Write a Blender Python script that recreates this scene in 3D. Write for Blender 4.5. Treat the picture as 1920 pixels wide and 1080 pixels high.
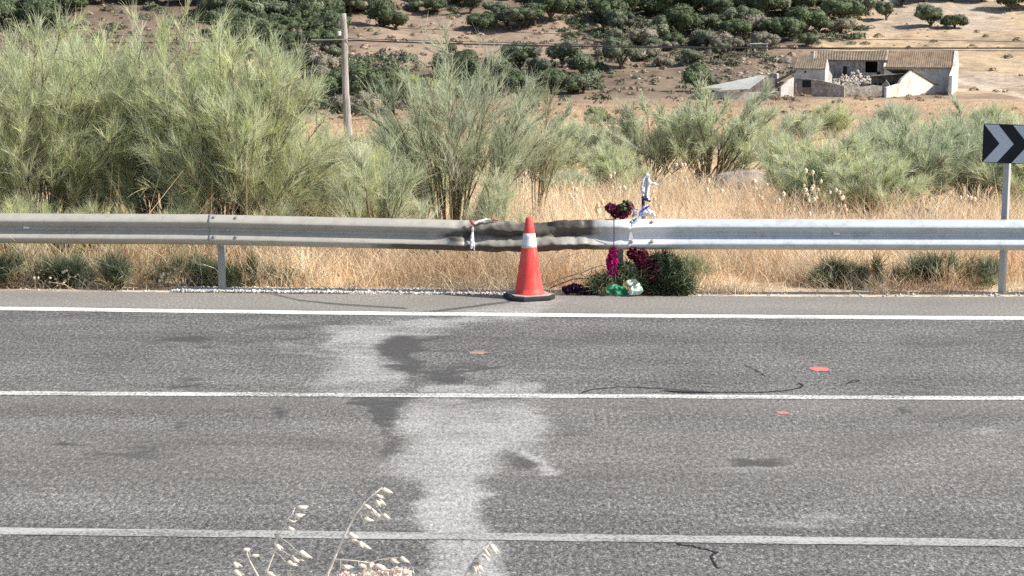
import bpy, bmesh, math, random
import numpy as np
from mathutils import Vector, Matrix, noise as mnoise

for o in list(bpy.data.objects): bpy.data.objects.remove(o)
scene = bpy.context.scene
C = scene.collection

# ------------------------------------------------------------------ camera, world, sun, exposure
F = 3386.0; W, H = 1920.0, 1080.0; CAMZ = 2.96
TH = math.atan(540.0 / F)
cam_d = bpy.data.cameras.new('camera'); cam = bpy.data.objects.new('camera', cam_d); C.objects.link(cam)
cam_d.sensor_width = 36.0; cam_d.lens = 36.0 * F / W; cam_d.clip_start = 0.1; cam_d.clip_end = 6000
cam.location = (0, 0, CAMZ); cam.rotation_euler = (math.pi / 2 - TH, 0, 0)
scene.camera = cam

SUN_EL, SUN_A = math.radians(40), math.radians(-15)
world = bpy.data.worlds.new("World"); scene.world = world; world.use_nodes = True
wn = world.node_tree; wn.nodes.clear()
sky = wn.nodes.new('ShaderNodeTexSky'); sky.sky_type = 'NISHITA'; sky.sun_disc = False
sky.sun_elevation = SUN_EL; sky.sun_rotation = math.pi / 2 - SUN_A
sky.air_density = 1.0; sky.dust_density = 1.5
bg = wn.nodes.new('ShaderNodeBackground'); bg.inputs[1].default_value = 0.10
wo = wn.nodes.new('ShaderNodeOutputWorld')
wn.links.new(sky.outputs[0], bg.inputs[0]); wn.links.new(bg.outputs[0], wo.inputs[0])
sun_d = bpy.data.lights.new('sun', 'SUN'); sun_d.energy = 4.6; sun_d.angle = math.radians(0.5); sun_d.color = (1.0, 0.93, 0.82)
sun = bpy.data.objects.new('sun', sun_d); C.objects.link(sun)
sdir = Vector((math.cos(SUN_EL) * math.cos(SUN_A), math.cos(SUN_EL) * math.sin(SUN_A), math.sin(SUN_EL)))
sun.rotation_euler = sdir.to_track_quat('Z', 'Y').to_euler(); sun.location = (30, 10, 40)
scene.view_settings.view_transform = 'Standard'; scene.view_settings.look = 'None'
scene.view_settings.exposure = 0.78; scene.view_settings.gamma = 1.0
scene.view_settings.use_curve_mapping = False
scene.render.engine = 'CYCLES'; scene.cycles.use_denoising = False
scene.cycles.max_bounces = 8; scene.cycles.diffuse_bounces = 5; scene.cycles.glossy_bounces = 2
scene.cycles.transmission_bounces = 3; scene.cycles.transparent_max_bounces = 8

# ------------------------------------------------------------------ photo geometry -> world
CT, ST = math.cos(TH), math.sin(TH)
def ray(px, py):
    u = (px - W / 2) / F; v = (py - H / 2) / F
    return np.array([u, CT - v * ST, -ST - v * CT])
def at_z(px, py, z=0.0):
    r = ray(px, py); t = (z - CAMZ) / r[2]
    return Vector((r[0] * t, r[1] * t, z))
def at_y(px, py, Y):
    r = ray(px, py); t = Y / r[1]
    return Vector((r[0] * t, Y, CAMZ + r[2] * t))
def project(P):
    P = np.asarray(P, float); d = P[..., 1] * CT - (P[..., 2] - CAMZ) * ST
    up = P[..., 1] * ST + (P[..., 2] - CAMZ) * CT
    return W / 2 + F * P[..., 0] / d, H / 2 - F * up / d
def mpp(Y): return Y / F       # metres in one photo pixel at distance Y

def curve_fit(pts):
    w = [at_z(*p) for p in pts]
    return np.poly1d(np.polyfit([p.x for p in w], [p.y for p in w], 2))
def clampfit(pf):
    def g(x):
        x = np.asarray(x, float); xc = np.clip(x, -6.5, 6.5); d = pf.deriv()
        return pf(xc) + d(xc) * (x - xc)
    return g
edge_y = clampfit(curve_fit([(0, 542), (400, 545.5), (640, 548.5), (1060, 552), (1500, 553), (1920, 554)]))
line1_y = clampfit(curve_fit([(0, 579), (640, 586.5), (1060, 592), (1500, 595), (1920, 597)]))
line2_y = clampfit(curve_fit([(0, 737.5), (640, 742), (1060, 742.5), (1920, 747.5)]))
line3_y = clampfit(curve_fit([(0, 997), (640, 1003), (960, 1008), (1440, 1014), (1920, 1019)]))

def smooth(a, b, x):
    t = np.clip((np.asarray(x, float) - a) / (b - a), 0, 1); return t * t * (3 - 2 * t)

_rs = np.random.RandomState(5)
_lat = _rs.rand(64, 64)
def vnoise(x, y):
    x = np.asarray(x, float); y = np.asarray(y, float)
    xi = np.floor(x).astype(int); yi = np.floor(y).astype(int)
    fx = x - xi; fy = y - yi; fx = fx * fx * (3 - 2 * fx); fy = fy * fy * (3 - 2 * fy)
    g = lambda a, b: _lat[a % 64, b % 64]
    return (g(xi, yi) * (1 - fx) + g(xi + 1, yi) * fx) * (1 - fy) + (g(xi, yi + 1) * (1 - fx) + g(xi + 1, yi + 1) * fx) * fy
def fbm(x, y, n=4):
    s = 0; a = .5; t = 0
    for i in range(n):
        s = s + a * vnoise(np.asarray(x) * 2 ** i + 17.3 * i, np.asarray(y) * 2 ** i + 5.1 * i); t += a; a *= .5
    return s / t

PD = np.array([0, 2, 4, 7.6, 8.2, 17.4, 18.3, 19.3, 21, 24, 28, 40, 50, 80, 120, 200, 280, 300, 326, 345, 380, 420, 500, 700, 1000, 2500.])
PZ = np.array([1.36, 1.30, 0.9, 0.05, -.06, -.05, -.012, -.02, -.10, -.22, -.36, -1.1, -1.54, -3.0, -4.9, -9.0, -12.5, -13.0, -12.2, -8.6, -3.2, 3.6, 23, 80, 140, 150.])
def terr(x, y):
    x = np.asarray(x, float); y = np.asarray(y, float)
    r = y
    z = np.interp(r, PD, PZ)
    u = x / np.maximum(y, 20)
    far = smooth(90, 170, r)
    # valley on the left, hill closer there
    left = smooth(-0.02, -0.16, u)
    z = z - left * far * 2.0 * (1 - smooth(250, 300, r))
    z = z + left * smooth(255, 340, r) * 3.5
    hill = smooth(305, 335, r) * (1 - .55 * smooth(0.17, 0.22, u) )
    z = z + hill * (fbm(x / 28, y / 28, 4) - .5) * 4.5 + hill * (fbm(x / 7 + 9, y / 7, 3) - .5) * 1.5
    near = smooth(19.2, 22, r) * (1 - smooth(280, 310, r))
    z = z + near * (fbm(x / 3, y / 3, 3) - .5) * (.22 + .5 * smooth(40, 120, r))
    return z
def ground_hit(px, py, lo=19.5, hi=900):
    r = ray(px, py)
    ts = np.linspace(lo, hi, 6000) / r[1]
    X = r[0] * ts; Y = r[1] * ts; Z = CAMZ + r[2] * ts
    below = np.nonzero(Z <= terr(X, Y))[0]
    i = below[0] if len(below) else len(ts) - 1
    return Vector((X[i], Y[i], float(terr(X[i], Y[i]))))

# ------------------------------------------------------------------ mesh helpers
def mesh_np(name, verts, faces, mat=None, attrs=None, smooth_shade=False, mats=None, midx=None):
    """faces: one array or list of arrays (n,k)"""
    me = bpy.data.meshes.new(name)
    verts = np.asarray(verts, np.float32)
    if isinstance(faces, np.ndarray): faces = [faces]
    faces = [np.asarray(f, np.int32) for f in faces if len(f)]
    me.vertices.add(len(verts)); me.vertices.foreach_set('co', verts.ravel())
    nl = sum(f.size for f in faces); npol = sum(len(f) for f in faces)
    me.loops.add(nl); me.polygons.add(npol)
    me.loops.foreach_set('vertex_index', np.concatenate([f.ravel() for f in faces]))
    tot = np.concatenate([np.full(len(f), f.shape[1], np.int32) for f in faces])
    st = np.concatenate([[0], np.cumsum(tot)[:-1]]).astype(np.int32)
    me.polygons.foreach_set('loop_start', st)
    if smooth_shade: me.polygons.foreach_set('use_smooth', np.ones(npol, bool))
    for m in (mats or ([mat] if mat else [])): me.materials.append(m)
    if midx is not None: me.polygons.foreach_set('material_index', np.asarray(midx, np.int32))
    me.update(calc_edges=True); me.validate()
    for k, a in (attrs or {}).items():
        a = np.asarray(a, np.float32)
        if a.ndim == 1:
            at = me.attributes.new(k, 'FLOAT', 'POINT'); at.data.foreach_set('value', a)
        else:
            if a.shape[1] == 3: a = np.concatenate([a, np.ones((len(a), 1), np.float32)], 1)
            at = me.attributes.new(k, 'FLOAT_COLOR', 'POINT'); at.data.foreach_set('color', a.ravel())
    return me
def link(name, me, parent=None, loc=None, rot=None):
    o = bpy.data.objects.new(name, me); C.objects.link(o)
    if parent: o.parent = parent
    if loc is not None: o.location = loc
    if rot is not None: o.rotation_euler = rot
    return o
def tag(o, label=None, cat=None, group=None, kind=None):
    if label: o['label'] = label
    if cat: o['category'] = cat
    if group: o['group'] = group
    if kind: o['kind'] = kind
    return o
def thing(name, label, cat, loc=(0, 0, 0), rz=0, group=None):
    o = bpy.data.objects.new(name, None); C.objects.link(o); o.empty_display_size = .2
    o.location = loc; o.rotation_euler = (0, 0, rz)
    return tag(o, label, cat, group, 'thing')
def copy_tree(o, parent=None):
    c = o.copy(); C.objects.link(c); c.parent = parent
    for ch in list(o.children): copy_tree(ch, c)
    return c

class MB:
    """collects simple shapes into one mesh"""
    def __init__(s): s.v = []; s.f = []; s.n = 0
    def add(s, v, f):
        v = [tuple(p) for p in v]; s.v += v; s.f += [tuple(i + s.n for i in q) for q in f]; s.n += len(v); return s
    def box(s, c, d, M=None, bev=0.0):
        x, y, z = [a / 2 for a in d]
        v = [Vector((sx * x, sy * y, sz * z)) for sz in (-1, 1) for sy in (-1, 1) for sx in (-1, 1)]
        if M is not None: v = [M @ p for p in v]
        v = [p + Vector(c) for p in v]
        return s.add(v, [(0, 2, 3, 1), (4, 5, 7, 6), (0, 1, 5, 4), (2, 6, 7, 3), (0, 4, 6, 2), (1, 3, 7, 5)])
    def tube(s, pts, rad, n=6, cap=True):
        pts = [Vector(p) for p in pts]
        if not hasattr(rad, '__len__'): rad = [rad] * len(pts)
        v = []; f = []
        for i, p in enumerate(pts):
            t = (pts[min(i + 1, len(pts) - 1)] - pts[max(i - 1, 0)])
            t = t.normalized() if t.length > 1e-9 else Vector((0, 0, 1))
            a = t.orthogonal().normalized() if i == 0 else (a - t * a.dot(t)).normalized()
            b = t.cross(a)
            for k in range(n):
                w = 2 * math.pi * k / n
                v.append(p + (a * math.cos(w) + b * math.sin(w)) * rad[i])
        for i in range(len(pts) - 1):
            for k in range(n):
                f.append((i * n + k, i * n + (k + 1) % n, (i + 1) * n + (k + 1) % n, (i + 1) * n + k))
        if cap:
            f.append(tuple(reversed(range(n)))); f.append(tuple((len(pts) - 1) * n + k for k in range(n)))
        return s.add(v, f)
    def prism(s, poly, depth_vec):
        n = len(poly); v = [Vector(p) for p in poly] + [Vector(p) + Vector(depth_vec) for p in poly]
        f = [tuple(reversed(range(n))), tuple(range(n, 2 * n))] + [(i, (i + 1) % n, n + (i + 1) % n, n + i) for i in range(n)]
        return s.add(v, f)
    def lathe(s, prof, n=24, c=(0, 0, 0)):
        v = []; f = []
        for r, z in prof:
            for k in range(n):
                w = 2 * math.pi * k / n; v.append(Vector((c[0] + r * math.cos(w), c[1] + r * math.sin(w), c[2] + z)))
        for i in range(len(prof) - 1):
            for k in range(n):
                f.append((i * n + k, i * n + (k + 1) % n, (i + 1) * n + (k + 1) % n, (i + 1) * n + k))
        f.append(tuple(reversed(range(n)))); f.append(tuple((len(prof) - 1) * n + k for k in range(n)))
        return s.add(v, f)
    def mesh(s, name, mat, smooth_shade=False, fix=True):
        me = bpy.data.meshes.new(name); me.from_pydata([tuple(p) for p in s.v], [], s.f)
        if fix:
            bm = bmesh.new(); bm.from_mesh(me); bmesh.ops.recalc_face_normals(bm, faces=bm.faces); bm.to_mesh(me); bm.free()
        if smooth_shade: me.polygons.foreach_set('use_smooth', np.ones(len(me.polygons), bool))
        if mat: me.materials.append(mat)
        me.update(); return me
    def build(s, name, mat, parent=None, smooth_shade=False, loc=None, rot=None, bevel=0):
        o = link(name, s.mesh(name, mat, smooth_shade), parent, loc, rot)
        if bevel:
            b = o.modifiers.new('bevel', 'BEVEL'); b.width = bevel; b.segments = 2; b.limit_method = 'ANGLE'
        return o

def unit(a): return a / np.maximum(np.linalg.norm(a, axis=-1, keepdims=True), 1e-9)
def ribbons(paths, width, rng, taper=True):
    """paths (N,K,3) -> verts, quads"""
    N, K, _ = paths.shape
    tan = unit(paths[:, -1] - paths[:, 0])
    side = unit(np.cross(tan, rng.normal(size=(N, 3))))
    tp = np.linspace(1, .25, K) if taper else np.ones(K)
    w = (np.asarray(width).reshape(-1, 1, 1) * tp.reshape(1, K, 1)) * side[:, None, :] * .5
    v = np.stack([paths - w, paths + w], 2).reshape(-1, 3)
    base = (np.arange(N) * K * 2)[:, None] + (np.arange(K - 1) * 2)[None]
    base = base.ravel()
    f = np.stack([base, base + 1, base + 3, base + 2], 1)
    return v, f
def tubes(paths, rad, n=4):
    N, K, _ = paths.shape
    tan = unit(np.gradient(paths, axis=1))
    ref = np.broadcast_to(np.array([.31, .77, .12]), tan.shape)
    a = unit(np.cross(tan, ref)); b = np.cross(tan, a)
    ang = np.arange(n) * 2 * math.pi / n
    v = paths[:, :, None, :] + rad[:, :, None, None] * (a[:, :, None, :] * np.cos(ang)[None, None, :, None] + b[:, :, None, :] * np.sin(ang)[None, None, :, None])
    v = v.reshape(-1, 3)
    idx = np.arange(N * K * n).reshape(N, K, n)
    i0 = idx[:, :-1]; i1 = idx[:, 1:]
    f = np.stack([i0, np.roll(i0, -1, 2), np.roll(i1, -1, 2), i1], -1).reshape(-1, 4)
    return v, f
def bezier(p0, p1, p2, K):
    t = np.linspace(0, 1, K)[None, :, None]
    return (1 - t) ** 2 * p0[:, None] + 2 * t * (1 - t) * p1[:, None] + t * t * p2[:, None]
def ico(sub=1):
    bm = bmesh.new(); bmesh.ops.create_icosphere(bm, subdivisions=sub, radius=1)
    v = np.array([p.co[:] for p in bm.verts]); f = np.array([[q.index for q in p.verts] for p in bm.faces]); bm.free(); return v, f
ICO1, ICO2, ICO3 = ico(1), ico(2), ico(3)

# ------------------------------------------------------------------ materials
class NT:
    def __init__(s, name):
        s.m = bpy.data.materials.new(name); s.m.use_nodes = True; s.t = s.m.node_tree
        s.b = s.t.nodes['Principled BSDF']; s.b.inputs['Specular IOR Level'].default_value = .25
        s.out = s.t.nodes['Material Output']
    def n(s, typ, **kw):
        nd = s.t.nodes.new(typ)
        for k, v in kw.items(): setattr(nd, k, v)
        return nd
    def l(s, a, b): s.t.links.new(a, b)
    def coord(s, scale=(1, 1, 1), kind='Object'):
        tc = s.n('ShaderNodeTexCoord'); mp = s.n('ShaderNodeMapping'); mp.inputs['Scale'].default_value = scale
        s.l(tc.outputs[kind], mp.inputs[0]); return mp.outputs[0]
    def noise(s, vec, scale, detail=3, rough=.55, dist=0):
        nd = s.n('ShaderNodeTexNoise'); nd.inputs['Scale'].default_value = scale; nd.inputs['Detail'].default_value = detail
        nd.inputs['Roughness'].default_value = rough; nd.inputs['Distortion'].default_value = dist
        s.l(vec, nd.inputs['Vector']); return nd.outputs['Fac']
    def voro(s, vec, scale, feature='F1', out='Distance'):
        nd = s.n('ShaderNodeTexVoronoi', feature=feature); nd.inputs['Scale'].default_value = scale
        s.l(vec, nd.inputs['Vector']); return nd.outputs[out]
    def ramp(s, fac, stops, interp='LINEAR'):
        nd = s.n('ShaderNodeValToRGB'); cr = nd.color_ramp; cr.interpolation = interp
        while len(cr.elements) < len(stops): cr.elements.new(.5)
        for e, (p, c) in zip(cr.elements, stops):
            e.position = p; e.color = (c, c, c, 1) if not hasattr(c, '__len__') else (*c[:3], 1)
        s.l(fac, nd.inputs[0]); return nd.outputs[0]
    def mix(s, fac, a, b, mode='MIX'):
        nd = s.n('ShaderNodeMix', data_type='RGBA', blend_type=mode)
        for si, val in ((0, fac), (6, a), (7, b)):
            sock = nd.inputs[si]
            if hasattr(val, 'links'): s.l(val, sock)
            elif hasattr(val, '__len__'): sock.default_value = (*val[:3], 1)
            else: sock.default_value = val if si == 0 else (val, val, val, 1)
        return nd.outputs[2]
    def math(s, op, a, b=0.0, clamp=False):
        nd = s.n('ShaderNodeMath', operation=op); nd.use_clamp = clamp
        for i, val in enumerate((a, b)):
            if hasattr(val, 'links'): s.l(val, nd.inputs[i])
            else: nd.inputs[i].default_value = val
        return nd.outputs[0]
    def attr(s, name, out='Fac'):
        nd = s.n('ShaderNodeAttribute'); nd.attribute_name = name; return nd.outputs[out]
    def col(s, c): 
        if hasattr(c, 'links'): s.l(c, s.b.inputs['Base Color'])
        else: s.b.inputs['Base Color'].default_value = (*c[:3], 1)
    def rough(s, r):
        if hasattr(r, 'links'): s.l(r, s.b.inputs['Roughness'])
        else: s.b.inputs['Roughness'].default_value = r
    def bump(s, h, strength=.4, dist=.01):
        nd = s.n('ShaderNodeBump'); nd.inputs['Strength'].default_value = strength; nd.inputs['Distance'].default_value = dist
        s.l(h, nd.inputs['Height']); s.l(nd.outputs[0], s.b.inputs['Normal'])

def mat_plain(name, c, rough=.7, var=.25, scale=8, metal=0, bump=.15):
    t = NT(name); v = t.coord(); nz = t.noise(v, scale, 4)
    t.col(t.mix(nz, [x * (1 - var) for x in c], [min(x * (1 + var), .95) for x in c])); t.rough(rough)
    t.b.inputs['Metallic'].default_value = metal
    if bump: t.bump(t.noise(v, scale * 4, 3), bump, .01)
    return t.m
def mat_leaf(name, trans=.3, rough=.6):
    """colour comes from the per-strand attribute 'tint' (true plant colour)"""
    t = NT(name); c = t.attr('tint', 'Color'); t.col(c); t.rough(rough)
    if trans:
        tr = t.n('ShaderNodeBsdfTranslucent'); t.l(c, tr.inputs[0])
        mx = t.n('ShaderNodeMixShader'); mx.inputs[0].default_value = trans
        t.l(t.b.outputs[0], mx.inputs[1]); t.l(tr.outputs[0], mx.inputs[2]); t.l(mx.outputs[0], t.out.inputs[0])
    return t.m

def m_asphalt():
    t = NT('asphalt'); v = t.coord()
    n1 = t.noise(v, 62, 2, .7); n2 = t.noise(v, 130, 1, .6); n3 = t.noise(v, 1.1, 4); 
    vs = t.coord((.35, 1.6, 1)); n4 = t.noise(vs, 1.6, 5, .6)
    vo = t.voro(v, 75)
    n1b = t.noise(t.coord((1, .45, 1)), 34, 3, .8); n1 = t.math('ADD', t.math('MULTIPLY', n1, .5), t.math('MULTIPLY', n1b, .5))
    base = t.ramp(n1, [(.35, (.018, .018, .018)), (.455, (.082, .081, .079)), (.55, (.178, .175, .169)), (.67, (.46, .45, .43))])
    fine = t.ramp(n2, [(.3, .55), (.7, 1.45)]); base = t.mix(1.0, base, fine, 'MULTIPLY')
    big = t.ramp(n3, [(.3, .80), (.7, 1.14)]); base = t.mix(1.0, base, big, 'MULTIPLY')
    n5 = t.noise(t.coord((.14, 1.5, 1)), 1.0, 3, .5); str_ = t.mix(1.0, t.ramp(n4, [(.28, .78), (.45, 1.0), (.75, 1.06)]), t.ramp(n5, [(.3, .80), (.55, 1.0), (.75, 1.12)]), 'MULTIPLY'); base = t.mix(1.0, base, str_, 'MULTIPLY')
    # shoulder and wheel-free strips keep more dust
    dust = t.attr('dust'); base = t.mix(t.math('MULTIPLY', dust, .5), base, (.36, .335, .30))
    # oil, soot and rubber stains
    dk = t.attr('dark'); nb = t.noise(vs, 5, 5, .65); 
    dm = t.math('MULTIPLY', t.ramp(t.math('ADD', dk, t.math('MULTIPLY', t.math('SUBTRACT', nb, .5), .75)), [(.20, 0), (.66, 1)]), .86)
    base = t.mix(dm, base, t.mix(n1, (.03, .03, .031), (.09, .088, .085)))
    # absorbent powder spread after the crash
    pw = t.attr('powder'); nc = t.noise(vs, 4, 6, .7); nd_ = t.noise(v, 70, 2, .6)
    pf = t.math('ADD', pw, t.math('ADD', t.math('ADD', t.math('MULTIPLY', t.math('SUBTRACT', nc, .5), .95), t.math('MULTIPLY', t.math('SUBTRACT', t.noise(t.coord((.6, 1.3, 1)), 14, 5, .7), .5), .8)), t.math('MULTIPLY', t.math('SUBTRACT', nd_, .5), 1.0)))
    pm = t.math('MULTIPLY', t.ramp(pf, [(.14, 0), (1.22, 1)]), .68)
    base = t.mix(pm, base, t.mix(t.ramp(n1, [(.38, 0), (.60, 1)]), (.22, .22, .22), (.60, .598, .592)))
    t.col(base); t.rough(.88); t.bump(n1, .55, .012); return t.m
def m_paint(name, c, wear):
    t = NT(name); v = t.coord(); n = t.noise(v, 48, 3, .65); n2 = t.noise(t.coord((.4, 3, 1)), 2.2, 5, .6)
    k = t.math('ADD', t.math('MULTIPLY', n, .6), t.math('MULTIPLY', n2, .4))
    f = t.ramp(k, [(wear - .06, 1), (wear + .07, 0)])
    t.col(t.mix(f, t.mix(n2, [q * .8 for q in c], [min(q * 1.15, .8) for q in c]), (.15, .145, .135))); t.rough(.75); t.bump(n, .3, .006); return t.m
def m_ground():
    t = NT('dry_earth'); c = t.attr('soil', 'Color'); v = t.coord()
    n = t.noise(v, .45, 6, .7); n2 = t.noise(t.coord((.35, 1.2, 1.2)), 1.2, 5, .75); n3 = t.noise(v, 9, 4, .7)
    c = t.mix(1, c, t.ramp(n, [(.25, .62), (.5, 1.0), (.75, 1.25)]), 'MULTIPLY')
    c = t.mix(1, c, t.ramp(n2, [(.25, .55), (.48, 1.0), (.75, 1.35)]), 'MULTIPLY')
    c = t.mix(1, c, t.ramp(n3, [(.3, .75), (.7, 1.2)]), 'MULTIPLY')
    t.col(c); t.rough(.95); t.bump(n2, .8, .35); return t.m
def m_rail():
    t = NT('galvanised_steel'); v = t.coord()
    n = t.noise(t.coord((1, 1, 1)), 5, 5, .6); n2 = t.noise(t.coord((1, 1, 1.6)), 9, 5, .7); n3 = t.noise(v, 60, 3)
    new = t.attr('fresh'); 
    base = t.mix(new, t.mix(n, (.34, .325, .285), (.47, .455, .41)), t.mix(n, (.40, .44, .47), (.58, .62, .65)))
    base = t.mix(t.math('MULTIPLY', t.ramp(n2, [(.50, 0), (.75, 1)]), .40), base, (.17, .155, .13))
    so = t.attr('soot'); sm = t.ramp(t.math('ADD', so, t.math('MULTIPLY', t.math('SUBTRACT', n, .5), .9)), [(.25, 0), (.7, 1)])
    base = t.mix(t.math('MULTIPLY', sm, .94), base, t.mix(n3, (.03, .028, .024), (.10, .09, .075)))
    wh = t.attr('white'); wm = t.ramp(t.math('ADD', wh, t.math('MULTIPLY', t.math('SUBTRACT', n2, .5), 1.0)), [(.35, 0), (.75, 1)])
    base = t.mix(t.math('MULTIPLY', wm, .85), base, (.72, .73, .74))
    t.col(base)
    cover = t.math('MAXIMUM', sm, wm)
    t.l(t.math('MULTIPLY', t.math('SUBTRACT', 1.0, cover, True), .15), t.b.inputs['Metallic'])
    t.rough(t.ramp(n3, [(.3, .38), (.7, .6)])); t.bump(n, .12, .01); return t.m
def m_tile(name, a, b):
    t = NT(name); v = t.coord(); vo = t.voro(t.coord((1, .55, .55)), 2.6, out='Color'); n = t.noise(v, .6, 4); n2 = t.noise(v, 5, 3)
    sp = t.n('ShaderNodeSeparateColor'); t.l(vo, sp.inputs[0])
    c = t.mix(sp.outputs[0], a, b); c = t.mix(1, c, t.ramp(n, [(.3, .65), (.7, 1.25)]), 'MULTIPLY'); c = t.mix(t.math('MULTIPLY', n2, .3), c, (.30, .27, .2))
    t.col(c); t.rough(.9); return t.m
def m_wash(name, c, dirt, amt):
    t = NT(name); v = t.coord(); n = t.noise(t.coord((1, 1, .45)), .55, 6, .7); n2 = t.noise(v, 2.2, 4, .7)
    k = t.math('ADD', t.math('MULTIPLY', n, .6), t.math('MULTIPLY', n2, .4))
    t.col(t.mix(t.ramp(k, [(.5 - .10, 0), (.5 + .10, amt)]), c, dirt)); t.rough(.9); t.bump(n2, .2, .05); return t.m
def m_stone(name, a, b, scale=3):
    t = NT(name); v = t.coord(); vo = t.voro(v, scale, out='Color'); sp = t.n('ShaderNodeSeparateColor'); t.l(vo, sp.inputs[0]); n = t.noise(v, scale * 2, 4)
    c = t.mix(sp.outputs[0], a, b); c = t.mix(1, c, t.ramp(n, [(.3, .6), (.7, 1.25)]), 'MULTIPLY'); t.col(c); t.rough(.95); t.bump(n, .6, .1); return t.m
def m_wood():
    t = NT('weathered_wood'); v = t.coord((9, 9, .7)); n = t.noise(v, 2.2, 6, .7, .6); n2 = t.noise(t.coord((14, 14, 1.2)), 3, 3)
    c = t.ramp(n, [(.3, (.10, .094, .088)), (.5, (.30, .285, .27)), (.75, (.46, .44, .42))]); t.col(c); t.rough(.9); t.bump(n, .8, .03); return t.m
def m_cone():
    t = NT('cone_plastic'); v = t.coord(); n = t.noise(t.coord((1, 1, .5)), 9, 5, .65); n2 = t.noise(v, 28, 4)
    c = t.mix(t.ramp(n, [(.35, 0), (.8, .55)]), (.72, .045, .04), (.80, .22, .20)); c = t.mix(t.ramp(n2, [(.56, 0), (.72, .6)]), c, (.20, .08, .07)); n3 = t.noise(t.coord((1, 1, .12)), 16, 4, .7); c = t.mix(t.ramp(n3, [(.60, 0), (.78, .55)]), c, (.82, .48, .44))
    t.col(c); t.rough(.5); return t.m
def m_band():
    t = NT('reflective_band'); n = t.noise(t.coord(), 22, 4, .7); t.col(t.mix(t.ramp(n, [(.5, 0), (.75, .7)]), (.66, .66, .65), (.30, .30, .30))); t.rough(.45); return t.m
MAT = dict(
    asphalt=m_asphalt(), ground=m_ground(), rail=m_rail(), wood=m_wood(), cone=m_cone(), band=m_band(),
    line_white=m_paint('line_paint', (.68, .675, .65), .43), line_worn=m_paint('worn_line_paint', (.38, .385, .375), .46), line_mid=m_paint('centre_line_paint', (.63, .63, .61), .48),
    pink_faded=m_paint('faded_marking_spray', (.40, .235, .205), .47), pink=m_paint('marking_spray', (.60, .19, .17), .43), tar=mat_plain('tar', (.022, .022, .024), .6, .4, 20, 0, .1),
    plastic_pale=mat_plain('pale_green_film', (.50, .62, .53), .35, .2, 40, 0, .4), rubber=mat_plain('black_rubber', (.028, .028, .03), .7, .5, 14), rubber_lip=mat_plain('pale_rubber', (.33, .30, .29), .85, .4, 20),
    leaf=mat_leaf('broom_green', .45), straw=mat_leaf('straw', .38), crown=mat_leaf('oak_leaves', .12, .7), petal=mat_leaf('petals', .3),
    stem=mat_plain('broom_bark', (.17, .135, .085), .9, .4, 30), bark=mat_plain('tree_bark', (.10, .085, .07), .95, .4, 6),
    post=mat_plain('zinc_post', (.30, .31, .29), .55, .2, 12, .4), signpost=mat_plain('zinc_sign_post', (.42, .425, .42), .5, .12, 10, .25),
    sign_black=mat_plain('sign_black', (.010, .012, .020), .45, .2, 20, 0, 0), sign_grey=mat_plain('sign_reflective', (.52, .56, .62), .45, .06, 40, 0, .05),
    tile_red=m_tile('roof_tile', (.15, .10, .068), (.25, .18, .125)), tile_grey=m_tile('weathered_roof_tile', (.10, .078, .058), (.20, .16, .12)),
    white_wall=m_wash('whitewash', (.70, .68, .64), (.36, .31, .26), .85), grey_wall=m_wash('peeling_whitewash', (.46, .435, .41), (.16, .135, .11), 1.0),
    stone_wall=m_stone('field_stone', (.25, .22, .19), (.48, .44, .38), 1.8), rubble=m_stone('rubble_stone', (.24, .21, .18), (.50, .46, .41), 2), rock=m_stone('rock', (.22, .19, .165), (.45, .40, .35), .8),
    dark_rock=m_stone('dark_rock', (.035, .033, .03), (.09, .085, .075), 4), gravel=m_stone('gravel', (.40, .385, .36), (.82, .81, .78), 30),
    hole=mat_plain('opening_shade', (.03, .028, .026), .95, .3, 3, 0, 0), sheet=mat_plain('sheet_roof', (.36, .365, .35), .6, .25, .8, .1), beam=mat_plain('old_timber', (.08, .065, .05), .9, .4, 4),  # hole: near-black colour standing in for the shade inside openings
    wire=mat_plain('cable', (.02, .02, .022), .6, .2, 10, 0, 0), iron=mat_plain('galvanised_iron', (.35, .35, .35), .5, .2, 20, .5), ceramic=mat_plain('white_ceramic', (.72, .72, .70), .25, .1, 10, 0, 0),
    plastic_white=mat_plain('white_plastic_film', (.62, .62, .63), .4, .15, 40, 0, .4), blue=mat_plain('blue_ribbon', (.03, .055, .42), .45, .3, 40, 0, .3), pale_blue=mat_plain('pale_blue_ribbon', (.26, .36, .50), .5, .3, 30, 0, .3), navy=mat_plain('navy_tape', (.035, .025, .06), .5, .3, 30, 0, .3),
    green_film=mat_plain('green_florist_film', (.03, .22, .11), .3, .4, 30, 0, .5), tape_red=mat_plain('tape_red', (.42, .09, .10), .5, .2, 30, 0, .2), tape_white=mat_plain('tape_white', (.74, .72, .72), .5, .1, 30, 0, .3), string=mat_plain('dark_string', (.06, .04, .05), .8, .2, 60, 0, 0),
    bolt=mat_plain('bolt_steel', (.40, .40, .38), .45, .2, 60, .7), rust=mat_plain('rusty_metal', (.16, .085, .05), .9, .4, 30),
)
def tint_mix(rng, n, cols, jit=.12):
    cols = np.array(cols); i = rng.randint(0, len(cols), n); k = rng.rand(n, 1); c = cols[i] * k + cols[rng.randint(0, len(cols), n)] * (1 - k)
    return np.clip(c * (1 + rng.normal(0, jit, (n, 1))), .005, .9)

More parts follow.
